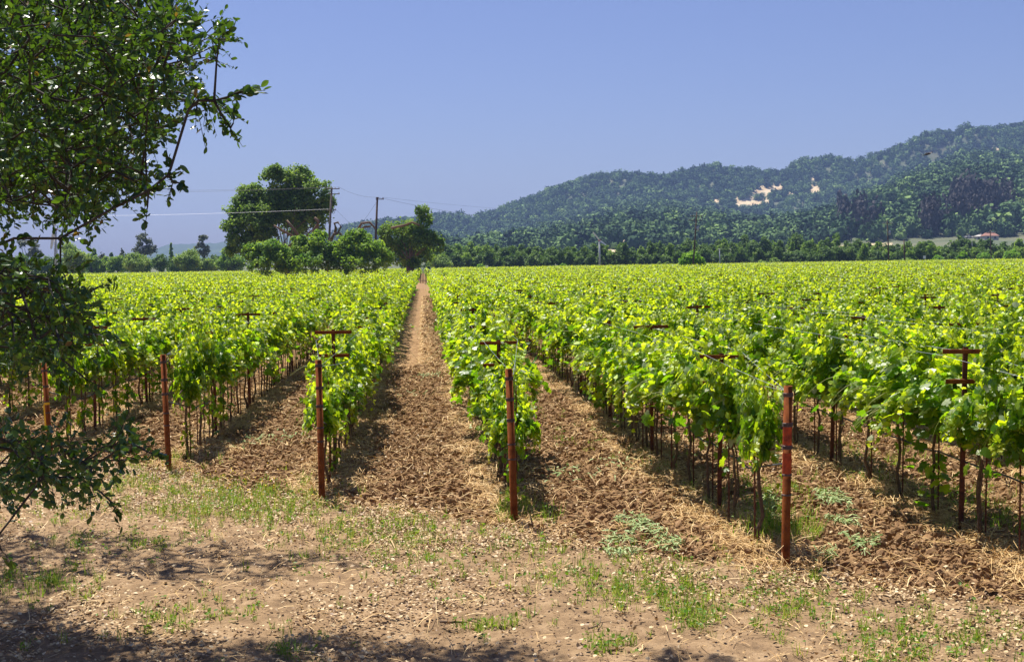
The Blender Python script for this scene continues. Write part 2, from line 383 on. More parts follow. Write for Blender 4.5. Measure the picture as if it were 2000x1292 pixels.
mb = MB(); tube(mb, [(-.03, 0, -.05), (-.03, .01, 1.25)], .0085, 5, .5); STAKE = mb.mesh('stake', RUSTD)
S_END = 150
EXCL = []
vines = []
for k in range(-75, 90):
    s0 = srow(k) if k < 6 else 4.0
    s0 = max(s0, 3.0)
    s = s0 + .75
    while s < 440:
        if S_END < s < 205: s = 205 + rg.random() * .3
        p = RP(k, s); z = p[1]
        lim = .40 * z + 3.0 if z > 4 else 0
        if abs(p[0]) < lim + .04 * z and z > 4.5:
            vines.append((z, k, s))
        s += 1.0 if s < 150 else 1.5
vines = np.array(vines)
ordn = ['', 'first', 'second', 'third', 'fourth', 'fifth', 'sixth', 'seventh', 'eighth', 'ninth', 'tenth', 'eleventh', 'twelfth', 'thirteenth',
        'fourteenth', 'fifteenth', 'sixteenth', 'seventeenth', 'eighteenth', 'nineteenth']
def ordi(n):
    if n < 20: return ordn[n]
    t = ['', '', 'twent', 'thirt', 'fort', 'fift', 'sixt', 'sevent', 'eight', 'ninet'][(n // 10) % 10]
    return t + 'ieth' if n % 10 == 0 else t + 'y-' + ordn[n % 10]
def rowname(k):
    return (ordi(k + 1) + ' row hillward of the open aisle') if k >= 0 else (ordi(-k) + ' row oakward of the open aisle')
def inframe(P, m=0, top=1.9):
    x, y = proj(P + np.array([0, 0, top])); x2, y2 = proj(P)
    return (x[0] > -m) and (x[0] < 2000 + m) and (y[0] < 1292 + m)
cnt = {}; indiv = []; rest = []
for z, k, s in sorted(vines.tolist()):
    k = int(k); cnt[k] = cnt.get(k, 0) + 1
    P = RP(k, s)
    if len(indiv) < 300 and inframe(P, 30): indiv.append((k, s, cnt[k]))
    else: rest.append((k, s))
ang = math.atan2(-U[0], U[1])
for i, (k, s, n) in enumerate(indiv):
    r_ = np.random.default_rng(k * 1000 + n + 900000); P = RP(k, s + r_.normal() * .05)
    e = bpy.data.objects.new('grapevine', None); col.objects.link(e); e.empty_display_size = .2
    e.location = P; e.rotation_euler.z = ang + (math.pi if r_.random() < .5 else 0)
    h = r_.uniform(.89, .99) if n > 1 else r_.uniform(.86, .94)
    v = (int(r_.integers(0, NV)) + (k * 3)) % NV
    e.scale = (1, 1, 1)
    tag(e, f'green leafy grapevine, {ordi(n)} in the {rowname(k)}', 'grapevine', 'grapevines trained along the trellis rows')
    fo = link('foliage', V_F[v], e); fo.scale = (h * r_.uniform(.85, 1.12) * {1: .5, 2: .62, 3: .8}.get(n, 1), r_.choice([-1, 1]) * h * (.8 if n == 1 else 1), h * ({1: .78, 2: .78, 3: .86}.get(n, 1) if k in (-1, 0) else 1))
    link('trunk', V_T[v], e); st = link('stake', STAKE, e)
print('individual vines', len(indiv), 'rest', len(rest), 'farthest', max(RP(k, s)[1] for k, s, n in indiv))
def far_vines():
    mb = MB(); mt = MB(); rg = np.random.default_rng(77)
    arr = np.array(rest); P0 = np.array([RP(int(k), s) for k, s in arr]); Z = P0[:, 1]
    pool = [vine_leaves(rg, 14, .085) for _ in range(8)]
    # thin out around the big oak in the field
    keep = ~clearing(P0[:, 0], P0[:, 1])
    P0 = P0[keep]; Z = Z[keep]
    A = np.array([[N_[0], N_[1], 0], [U[0], U[1], 0], [0, 0, 1]])
    for lo, hi, frac, sc_ in ((0, 48, 1.0, 1.05), (48, 90, .60, 1.3), (90, 155, .30, 1.8), (155, 260, .24, 2.3), (260, 460, .16, 3.0)):
        for j in range(8):
            sel = P0[(Z >= lo) & (Z < hi) & ((np.arange(len(Z)) % 8) == j)]
            if not len(sel): continue
            P, Nn, D, S, T, _ = pool[j]; n = int(len(P) * frac)
            ids = np.stack([rg.permutation(len(P))[:n] for _ in range(len(sel))])
            fl = rg.choice([-1, 1], (len(sel), 1, 2)) * 1.0; hs = rg.uniform(.88, 1.01, (len(sel), 1, 1))
            p = P[ids] * np.concatenate([fl, np.ones((len(sel), 1, 1))], 2) * hs
            if lo >= 155: p[..., 1] *= 1.5
            nn = Nn[ids] * np.concatenate([fl, np.ones((len(sel), 1, 1))], 2)
            p = p @ A + sel[:, None, :]; nn = nn @ A; dd = D[ids] @ A
            scatter(mb, *LT_LO, p.reshape(-1, 3), frames(nn.reshape(-1, 3), dd.reshape(-1, 3)), (S[ids] * sc_).ravel(), T[ids].ravel())
    # trunks of the ones near enough to show them
    near = P0[Z < 90]
    tv = np.array([(-.022, -.02, 0), (.022, -.02, 0), (0, .024, 0), (-.016, -.014, .95), (.016, -.014, .95), (0, .018, .95)])
    tf = np.array([(0, 1, 4), (0, 4, 3), (1, 2, 5), (1, 5, 4), (2, 0, 3), (2, 3, 5)])
    scatter(mb, tv, tf, near, np.repeat(np.eye(3)[None], len(near), 0), np.ones(len(near)), .5, 1)
    tag(mb.build('distant_vines', [VL, TRUNK]), 'distant vineyard rows merging into one bright green canopy', 'vineyard', None, 'stuff')
far_vines()
# ------------------------------------------------------------------ trellis posts with crossarms
def chan(mb, z, wdt, h=.042, d=.03):
    box(mb, (0, 0, z), (wdt, .005, h)); box(mb, (0, d / 2 + .001, z + h / 2 - .0025), (wdt - .001, d - .006, .004)); box(mb, (0, d / 2 + .001, z - h / 2 + .0025), (wdt - .001, d - .006, .004))
    return mb
mb = MB(); box(mb, (0, .036, .85), (.045, .005, 1.85)); box(mb, (-.02, .048, .85), (.005, .02, 1.85)); box(mb, (.02, .048, .85), (.005, .02, 1.85)); TP = mb.mesh('upright', RUSTD)
TA = [chan(MB(), z, w_).mesh('crossarm', RUST) for z, w_ in ((1.735, .47), (1.44, .40), (1.12, .20))]
posts = []
for k in range(-75, 90):
    s0 = srow(k) if k < 6 else 4.0
    s0 = max(s0, 3.0); s = s0 + {-3: 2.3, -2: 3.2, -1: 2.0, 0: 3.0, 1: 2.25, 2: 3.07}.get(k, 2.0); n = 0
    while s < 440:
        if S_END < s < 205: s = 206
        P = RP(k, s); n += 1
        if P[1] > 4.5 and abs(P[0]) < .42 * P[1] + 2 and not clearing(P[0], P[1]): posts.append((P[1], k, s, n))
        s += 3.95 if s < 150 else 6
posts.sort(); pi = []; pr = []
for z, k, s, n in posts:
    (pi if len(pi) < 300 and inframe(RP(k, s), 10) else pr).append((k, s, n))
for k, s, n in pi:
    r_ = np.random.default_rng(k * 77 + n + 90000)
    e = bpy.data.objects.new('trellis_post', None); col.objects.link(e); e.location = RP(k, s); e.rotation_euler.z = ang + r_.normal() * .04
    e.rotation_euler.x = r_.normal() * .015; e.rotation_euler.y = r_.normal() * .015
    e.scale = (1, 1, r_.uniform(.925, .975) + (.05 if (n + k) % 3 == 0 and n > 1 else 0) if (n, k) not in ((1, -1), (1, 2)) else (1.02 if k < 0 else .98))
    tag(e, f'rusty trellis post with crossarms, {ordi(n)} in the {rowname(k)}', 'trellis post', 'rusty trellis posts with crossarms in the vine rows')
    link('upright', TP, e)
    for a in TA: link('crossarm', a, e)
print('posts', len(pi), len(pr), 'to', RP(*pi[-1][:2])[1])
mb = MB()
for k, s, n in pr:
    P = RP(k, s); ax = np.array([N_, U, [0, 0, 1]]); hz = .95 + ((n * 7 + k * 3) % 5) * .012 + (.05 if s > 205 else 0)
    box(mb, P + [0, 0, 1.74 * hz], (.47, .03, .045), ax); box(mb, P + [0, 0, .9 * hz], (.045, .03, 1.75 * hz), ax, .5, 1)
tag(mb.build('distant_trellis_posts', [RUST, RUSTD]), 'rusty crossarm posts poking out of the distant vines', 'trellis posts', None, 'stuff')
# ------------------------------------------------------------------ end posts
def end_post(k, lab, H=1.56, lean=(0, 0), red=False, tape=False):
    P = G(*{-3: (99, 884), -2: (330, 914), -1: (629, 974), 0: (1005, 1020), 1: (1534, 1104)}[k]); e = bpy.data.objects.new('end_post', None); col.objects.link(e); e.location = P
    e.rotation_euler = (lean[1], lean[0], 0)
    tag(e, lab, 'post', 'rusty pipe end posts of the vine rows')
    r = .0365; mb = MB(); n = 20; th = np.arange(n) * 2 * math.pi / n
    ring = lambda rr, z: np.column_stack([np.cos(th) * rr, np.sin(th) * rr, np.full(n, z)])
    v = np.vstack([ring(r, -.25), ring(r, H), ring(r - .006, H), ring(r - .006, H - .25)]); f = []
    for q in range(3):
        for j in range(n):
            a, b = q * n + j, q * n + (j + 1) % n; f += [(a, b, b + n), (a, b + n, a + n)]
    mb.add(v, f); o = mb.build('pipe', RUST, e)
    for p_ in o.data.polygons: p_.use_smooth = abs(p_.normal.z) < .5
    for q, zz in enumerate((H - .10, H - .33, H - .55, H - .77, H - .93)):
        mb = MB(); zj = zz + random.uniform(-.02, .02)
        for t in range(4 if q < 3 else 2):
            a = np.linspace(0, 2 * math.pi, 17); z0 = zj + t * .009
            tube(mb, np.column_stack([np.cos(a) * (r + .004), np.sin(a) * (r + .004), z0 + .006 * a / 6.28]), .0042, 4, .5, 0, False)
        mb.build('wire_wrap', WRAP, e)
    if red:
        mb = MB(); v = np.vstack([ring(r + .0025, H - .31), ring(r + .0025, H - .53)]); f = []
        for j in range(n): f += [(j, (j + 1) % n, n + (j + 1) % n), (j, n + (j + 1) % n, n + j)]
        mb.add(v, f); mb.build('paint_band', REDP, e, True)
        mb = MB(); v = np.vstack([ring(r + .0025, H - .57), ring(r + .0025, H - .75)]); mb.add(v, f); mb.build('paint_band', REDP, e, True)
    if tape:
        mb = MB(); v = np.vstack([ring(r + .004, H - .80), ring(r + .004, H - .765)]); f = []
        for j in range(n): f += [(j, (j + 1) % n, n + (j + 1) % n), (j, n + (j + 1) % n, n + j)]
        mb.add(v, f); box(mb, (-.03, -.04, H - .98), (.022, .004, .38)); mb.build('tape', YEL, e)
random.seed(3)
end_post(-3, 'rusty pipe post tied with yellow tape behind the oak branches', 1.5, (-.05, 0), tape=True)
end_post(-2, 'rusty pipe post between the oak branch tips and the bare crossarm', 1.5, (-.03, 0))
end_post(-1, 'rusty hollow pipe post standing beside the fully exposed crossarm stand', 1.57, (-.01, 0))
end_post(0, 'rusty pipe post with wire rings hillward of the open aisle', 1.56, (-.03, .01))
end_post(1, 'thick rusty pipe post with bright red middle section and dry grass foot', 1.54, (.012, .0), red=True)
# wires and drip hoses
def sag(a, b, n, s_):
    t = np.linspace(0, 1, n)[:, None]; return a * (1 - t) + b * t - np.array([0, 0, 1]) * (4 * s_ * t * (1 - t))
for k in range(-4, 4):
    s0 = srow(k); top = ({-3: G(99, 884), -2: G(330, 914), -1: G(629, 974), 0: G(1005, 1020), 1: G(1534, 1104)}.get(k, RP(k, s0))) + np.array([0, 0, 1.5]); first = s0 + {-3: 2.3, -2: 3.2, -1: 2.0, 0: 3.0, 1: 2.25, 2: 3.07}.get(k, 2.0)
    if k in (2, 3): s0 = max(s0, 6)
    for nm, dx, z in (('oakward top crossarm tips', -.22, 1.745), ('hillward top crossarm tips', .22, 1.745), ('middle crossarm tips', .18, 1.45)):
        mb = MB(); pts = [top] + [RP(k, first + 3.95 * i, dx) + [0, 0, z * .955] for i in range(9)]
        out = []
        for a, b in zip(pts[:-1], pts[1:]): out += list(sag(a, b, 5, .01))[:-1]
        tube(mb, out + [pts[-1]], .0016, 4, .5, 0, False)
        tag(mb.build('trellis_wire', WIRE), f'thin wire on {nm}, {rowname(k)}', 'wire', 'steel wires stretched along the vine rows')
    mb = MB(); pts = [top - np.array([0, 0, .62])]; rr = np.random.default_rng(k + 50); s = s0 + 1.2
    while s < s0 + 34: pts.append(RP(k, s, .035 + rr.normal() * .012) + [0, 0, .62 + rr.normal() * .014]); s += .5
    tube(mb, pts, .009, 6, .5, 0, False)
    for q in range(3, len(pts) - 1, 3):
        a = np.linspace(0, math.pi, 6); c = pts[q]
        tube(mb, [c + U * (.05 * math.cos(t)) + np.array([0, 0, -.09 * math.sin(t) - .005]) for t in a], .003, 4, .5, 0, False)
    tag(mb.build('drip_hose', HOSE), f'black drip hose hung low along the {rowname(k)}', 'irrigation hose', 'black drip hoses under the vines')
# ------------------------------------------------------------------ ground cover near the camera
def in_view(x, y, m=1.0): return np.abs(x) < .41 * y + m
def gpoly(rg, poly, n):
    P = np.array([G(a, b) for a, b in poly])[:, :2]; lo = P.min(0); hi = P.max(0); out = np.zeros((0, 2))
    while len(out) < n:
        q = rg.uniform(lo, hi, (n * 2, 2)); q = q[inpoly(q[:, 0], q[:, 1], P.tolist())]; out = np.vstack([out, q])
        if len(q) == 0: break
    return out[:n]
def litter():
    rg = np.random.default_rng(9)
    def pts(n, y0, y1):
        y = np.sqrt(rg.uniform(y0 ** 2, y1 ** 2, n)); x = rg.uniform(-1, 1, n) * (.43 * y + 2.2); return x, y
    # clods
    x, y = pts(260000, 7, 34); til, st, pa, ed, fr = zones(x, y)
    k = rg.random(len(x)) < til * (1 - .75 * st) * sst(36, 24, y)
    yc = rg.uniform(22, 110, 26000); xc = N_[0] * .95 + (yc - .0653) * U[0] / U[1] + rg.uniform(-1.0, 1.0, len(yc)) + .01; kc = rg.random(len(yc)) < sst(20, 32, yc) * sst(125, 50, yc) * .9
    x, y = np.append(x[k], xc[kc]), np.append(y[k], yc[kc])
    n = len(x); sz = (.008 + .024 * rg.pareto(2.6, n).clip(0, 2.2) * .8) * (1 + sst(24, 60, y))
    mb = MB(); T = np.stack([ICO0[0] * rg.uniform(.6, 1.3, (12, 1)) for _ in range(1)])[0]
    tv = ICO0[0][None] * rg.uniform(.62, 1.25, (n, 12, 1))
    scatter(mb, tv, ICO0[1], np.column_stack([x, y, gz(x) + sz * .2 - .01]), rframes(rg, n), np.column_stack([sz * rg.uniform(.8, 1.5, n), sz, sz * .7]), rg.random(n))
    tag(mb.build('soil_clods', SOILM), 'crumbly brown clods of tilled soil between the vine rows', 'soil clods', None, 'stuff')
    # straw
    x, y = pts(470000, 7, 36); til, st, pa, ed, fr = zones(x, y)
    den = np.clip(st * 1.0 + .08 * til + .10 * pa * (fbm(x * 1.5, y * 1.5, 41) > .5) + .10 * (np.abs(ed) < .6), 0, 1) * sst(.30, .55, fbm(x * 1.8, y * 1.8, 40) + .12)
    k = rg.random(len(x)) < den * 1.1
    yc = rg.uniform(28, 110, 26000); xc = N_[0] * .95 + yc * U[0] / U[1] + rg.choice([-1, 1], len(yc)) * (1.1 - np.abs(rg.normal(size=len(yc))) * .35); kc = rg.random(len(yc)) < sst(26, 40, yc) * sst(125, 60, yc)
    x, y = np.append(x[k], xc[kc]), np.append(y[k], yc[kc]); n = len(x)
    L = rg.uniform(.06, .26, n); wd = rg.uniform(.0022, .005, n) * (1 + y / 28); a = rg.uniform(0, 2 * math.pi, n)
    tvs = np.array([(-.5, -.5, 0), (.5, -.5, 0), (-.5, 0, .12), (.5, 0, .12), (-.4, .5, -.05), (.4, .5, -.05)]); tfs = np.array([(0, 1, 3), (0, 3, 2), (2, 3, 5), (2, 5, 4)])
    d = np.column_stack([np.cos(a), np.sin(a), rg.normal(size=n) * .22]); nn = np.column_stack([rg.normal(size=(n, 2)) * .35, np.ones(n)])
    mb = MB(); scatter(mb, tvs, tfs, np.column_stack([x, y, gz(x) - .004 + rg.random(n) * .05]), frames(nn, d), np.column_stack([wd, L, L * .6]), rg.random(n))
    tag(mb.build('straw', STRAWM), 'dry golden straw lying along the foot of the vines', 'straw', None, 'stuff')
    # heaps of dead grass at the vine feet
    mb = MB(); cx, cy = [], []
    for kk in range(-4, 4):
        s = srow(kk) - .1
        while s < srow(kk) + 16:
            if s > 6 and rg.random() < .6:
                P = RP(kk, s, rg.normal() * .22); cx.append(P[0]); cy.append(P[1])
            s += .42
    for (px, py, m_) in ((1470, 1010, 9), (1500, 1060, 10), (1420, 1005, 8), (1530, 1110, 8), (1560, 1095, 5), (1000, 1015, 5), (1040, 1035, 3), (960, 985, 4), (660, 925, 4), (1850, 1010, 5), (1900, 1060, 5), (1960, 1100, 6), (1790, 960, 4)):
        g = G(px, py)
        for _ in range(m_): cx.append(g[0] + rg.normal() * .12); cy.append(g[1] + rg.normal() * .15)
    cx = np.repeat(cx, 34) + rg.normal(size=len(cx) * 34) * .13; cy = np.repeat(cy, 34) + rg.normal(size=len(cy) * 34) * .13; n = len(cx)
    a = rg.uniform(0, 6.28, n); d = np.column_stack([np.cos(a), np.sin(a), rg.uniform(0, .45, n)]); L = rg.uniform(.08, .26, n)
    scatter(mb, tvs + [0, .5, 0], tfs, np.column_stack([cx, cy, gz(cx) - .01 + rg.random(n) * .03]), frames(np.column_stack([rg.normal(size=(n, 2)) * .5, np.ones(n)]), d), np.column_stack([rg.uniform(.003, .006, n), L, L * .7]), rg.random(n))
    tag(mb.build('dead_grass', STRAWM), 'tangled dead grass heaped around vine feet and posts', 'dead grass', None, 'stuff')
    # fallen leaves
    x, y = pts(470000, 6.5, 21); til, st, pa, ed, fr = zones(x, y)
    band = np.exp(-((ed + 1.0) / .9) ** 2)
    den = pa * (.10 + .9 * band * sst(.3, .6, fbm(x * 1.6, y * 1.6, 61)) + .35 * sst(.55, .7, fbm(x * .9, y * .9, 60))) + .03 * til
    k = rg.random(len(x)) < den * .85; x, y = x[k], y[k]; n = len(x)
    lv = np.array([(0, -.5, .05), (.32, -.1, .16), (.28, .2, .14), (0, .5, 0), (-.28, .2, .14), (-.32, -.1, .16), (0, 0, -.02)]); lf = np.array([(6, 0, 1), (6, 1, 2), (6, 2, 3), (6, 3, 4), (6, 4, 5), (6, 5, 0)])
    mb = MB(); s_ = rg.uniform(.014, .046, n); scatter(mb, lv, lf, np.column_stack([x, y, gz(x) + .006 + rg.random(n) * .015]), rframes(rg, n, (0, 0, 1), .35), np.column_stack([s_, s_, s_ * rg.uniform(-.9, 1.3, n)]), rg.random(n))
    tag(mb.build('fallen_leaves', LITTER), 'pale dry oak leaves scattered over the dirt headland', 'fallen leaves', None, 'stuff')
    # pebbles and crumbs of the path
    x, y = pts(90000, 6, 20); til, st, pa, ed, fr = zones(x, y); k = rg.random(len(x)) < pa * .5 * sst(.4, .62, fbm(x * 2, y * 2, 71)); x, y = x[k], y[k]; n = len(x)
    sz = rg.uniform(.0025, .007, n) * rg.choice([1, 1, 1, 1.8], n); mb = MB()
    scatter(mb, ICO0[0][None] * rg.uniform(.6, 1.25, (n, 12, 1)), ICO0[1], np.column_stack([x, y, gz(x) + sz * .3]), rframes(rg, n), sz, rg.random(n))
    m_ = solid('path_crumb', [(.3, (.20, .13, .08)), (.7, (.42, .30, .20))], 11, .95, 0, 0, .1)
    tag(mb.build('dirt_crumbs', m_), 'small crumbs and pebbles on the pale dirt headland', 'dirt crumbs', None, 'stuff')
    # green weeds
    tx_, ty_, hh = [], [], []
    def tuft(px, py, n, spread, h):
        g = G(px, py); 
        for _ in range(int(n * 1.7)):
            tx_.append(g[0] + rg.normal() * spread * 2.3); ty_.append(g[1] + rg.normal() * spread * 3.0); hh.append(h * rg.uniform(.3, 1.05))
    for a in ((370, 965, 34, .2, .15), (430, 975, 50, .24, .2), (490, 985, 54, .2, .22), (540, 990, 36, .2, .17), (460, 1010, 16, .3, .13), (300, 930, 30, .25, .25), (320, 950, 20, .25, .2), (610, 1000, 16, .15, .2),
              (690, 1045, 26, .15, .2), (740, 1055, 30, .2, .16), (790, 1060, 26, .2, .14), (830, 1070, 16, .2, .13), (1025, 1010, 14, .08, .28), (1180, 1140, 30, .13, .16), (1220, 1150, 30, .15, .16), (1280, 1150, 30, .15, .16),
              (1350, 1205, 26, .05, .13), (1190, 1255, 16, .05, .11), (955, 1220, 16, .04, .12), (310, 1062, 16, .08, .1), (230, 1050, 14, .12, .1), (150, 1055, 12, .1, .1), (100, 1150, 26, .12, .16), (60, 1130, 16, .1, .14),
              (330, 1205, 22, .1, .12), (470, 1190, 8, .05, .1), (560, 1265, 14, .1, .13), (1480, 1170, 16, .12, .12), (1540, 1190, 20, .15, .14), (1620, 1200, 22, .2, .14), (1700, 1235, 26, .2, .13), (1740, 1285, 30, .08, .11),
              (1880, 1240, 26, .15, .13), (1960, 1240, 20, .15, .13), (1425, 1105, 20, .2, .1), (950, 1080, 16, .3, .12), (1060, 1110, 16, .25, .12), (1120, 1085, 14, .2, .14), (880, 1120, 8, .25, .08), (590, 1120, 8, .2, .08),
              (1540, 1040, 20, .05, .32), (1500, 1040, 18, .06, .34), (250, 960, 18, .25, .12), (40, 1020, 16, .2, .12), (1500, 960, 30, .16, .2), (1520, 1000, 30, .12, .2), (1850, 975, 26, .14, .22), (1930, 1010, 26, .14, .22), (1690, 890, 26, .2, .2), (1760, 930, 16, .2, .18), (1250, 900, 16, .2, .14), (1130, 860, 16, .25, .12), (1160, 810, 16, .3, .14), (1010, 990, 16, .07, .3), (1330, 1090, 14, .2, .1), (860, 1060, 20, .3, .12), (650, 1030, 14, .2, .12), (200, 985, 16, .3, .1)): tuft(*a)
    x, y = pts(3800, 7.5, 24); til, st, pa, ed, fr = zones(x, y)
    k = rg.random(len(x)) < pa * (.10 + .8 * np.exp(-((ed + 1.1) / .8) ** 2)) * sst(.42, .66, fbm(x * 1.1, y * 1.1, 81)); tx_ += x[k].tolist(); ty_ += y[k].tolist(); hh += (rg.uniform(.05, .13, k.sum())).tolist()
    tx_ = np.array(tx_); ty_ = np.array(ty_); hh = np.array(hh); nb = 9
    X = np.repeat(tx_, nb) + rg.normal(size=len(tx_) * nb) * .022; Y = np.repeat(ty_, nb) + rg.normal(size=len(X)) * .022; H = np.repeat(hh, nb) * rg.uniform(.5, 1.1, len(X)); n = len(X)
    bv = np.array([(-.5, 0, 0), (.5, 0, 0), (-.42, .5, .03), (.42, .5, .03), (0, 1, .16)]); bf = np.array([(0, 1, 3), (0, 3, 2), (2, 3, 4)])
    a = rg.uniform(0, 6.28, n); lean = rg.uniform(.15, 1.3, n); d = np.column_stack([np.cos(a) * lean, np.sin(a) * lean, np.ones(n)]); nn = np.column_stack([-np.cos(a), -np.sin(a), lean])
    mb = MB(); scatter(mb, bv, bf, np.column_stack([X, Y, gz(X) - .01]), frames(-nn, d), np.column_stack([rg.uniform(.003, .008, n), H, -H]), np.clip(rg.normal(.55, .27, n), 0, 1))
    # low broad-leaved weeds among the blades
    q = rg.random(n) < .22; m2 = q.sum(); scatter(mb, lv * [1, 1, .6], lf, np.column_stack([X[q] + rg.normal(size=m2) * .02, Y[q] + rg.normal(size=m2) * .02, gz(X[q]) + H[q] * rg.uniform(.1, .8, m2)]), rframes(rg, m2, (0, 0, 1), .5), rg.uniform(.02, .045, m2), rg.random(m2) * .6)
    tag(mb.build('weeds', GRASSM), 'tufts of short green weeds and grass on the headland', 'weeds', None, 'stuff')
    mb = MB()
    for (px, py, sp, m_) in ((470, 960, .5, 34), (540, 990, .4, 14), (400, 985, .35, 8), (300, 945, .2, 5)):
        g = G(px, py); fx = g[0] + rg.normal(size=m_) * sp; fy = g[1] + rg.normal(size=m_) * sp
        scatter(mb, ICO0[0], ICO0[1], np.column_stack([fx, fy, gz(fx) + rg.uniform(.12, .24, m_)]), rframes(rg, m_), np.column_stack([np.full(m_, .011), np.full(m_, .011), np.full(m_, .006)]))
    tag(mb.build('yellow_flowers', FLOW), 'tiny yellow flowers dotted over the green weeds', 'flowers', None, 'stuff')
    # wilted cuttings
    mb = MB()
    for poly, n in (([(1590, 960), (1640, 960), (1720, 1060), (1690, 1090), (1620, 1030)], 1100), ([(1210, 1010), (1250, 1010), (1330, 1060), (1330, 1080), (1190, 1090), (1170, 1060)], 900), ([(1480, 960), (1530, 960), (1520, 1020), (1480, 1010)], 260), ([(1590, 1075), (1640, 1075), (1630, 1100), (1590, 1100)], 50)):
        q = gpoly(rg, poly, n); q = q[fbm(q[:, 0] * 4, q[:, 1] * 4, 90) > .47]; n = len(q); a = rg.uniform(0, 6.28, n); L = rg.uniform(.03, .13, n)
        d = np.column_stack([np.cos(a), np.sin(a), rg.normal(size=n) * .3])
        scatter(mb, tvs, tfs, np.column_stack([q, gz(q[:, 0]) + .02 + rg.random(n) * .04]), frames(np.column_stack([rg.normal(size=(n, 2)) * .5, np.ones(n)]), d), np.column_stack([rg.uniform(.006, .014, n), L, L]), rg.random(n))
    for (px, py, n) in ((840, 735, 90), (835, 640, 110), (830, 600, 110), (545, 860, 60), (470, 870, 40), (1230, 905, 60), (1110, 930, 50), (795, 770, 30), (720, 700, 40), (1400, 870, 60)):
        g = G(px, py); q = g[:2] + rg.normal(size=(n, 2)) * [.22, .4 if py > 700 else 2.5]; a = rg.uniform(0, 6.28, n); L = rg.uniform(.04, .12, n)
        scatter(mb, tvs, tfs, np.column_stack([q, gz(q[:, 0]) + .03 + rg.random(n) * .03]), frames(np.column_stack([rg.normal(size=(n, 2)) * .5, np.ones(n)]), np.column_stack([np.cos(a), np.sin(a), rg.normal(size=n) * .3])), np.column_stack([rg.uniform(.008, .02, n), L, L]), rg.random(n))
    tag(mb.build('wilted_cuttings', CUTM), 'wilted pale green cuttings strewn over the tilled soil', 'cuttings', None, 'stuff')
litter()
def twig(pts, r, lab):
    mb = MB(); P = [G(a, b) + np.array([0, 0, .012 + .012 * (i % 2)]) for i, (a, b) in enumerate(pts)]; tube(mb, P, np.linspace(r, r * .4, len(P)), 6)
    i = len(P) // 2; tube(mb, [P[i], P[i] + np.array([.06, -.08, .03]), P[i] + np.array([.13, -.11, .02])], [r * .6, r * .4, r * .2], 5)
    tag(mb.build('fallen_twig', TWIGM, None, True), lab, 'twig')
twig([(860, 1216), (880, 1220), (905, 1217), (925, 1213), (940, 1215)], .010, 'thin curved dry twig on bare dirt beside a green tuft')
twig([(722, 1207), (745, 1207), (765, 1214), (778, 1220)], .007, 'small bent dry twig lying in the middle of the dirt headland')
twig([(1148, 1230), (1165, 1228), (1172, 1218), (1174, 1208)], .006, 'little hooked dry twig on dirt near the dark grass tuft')
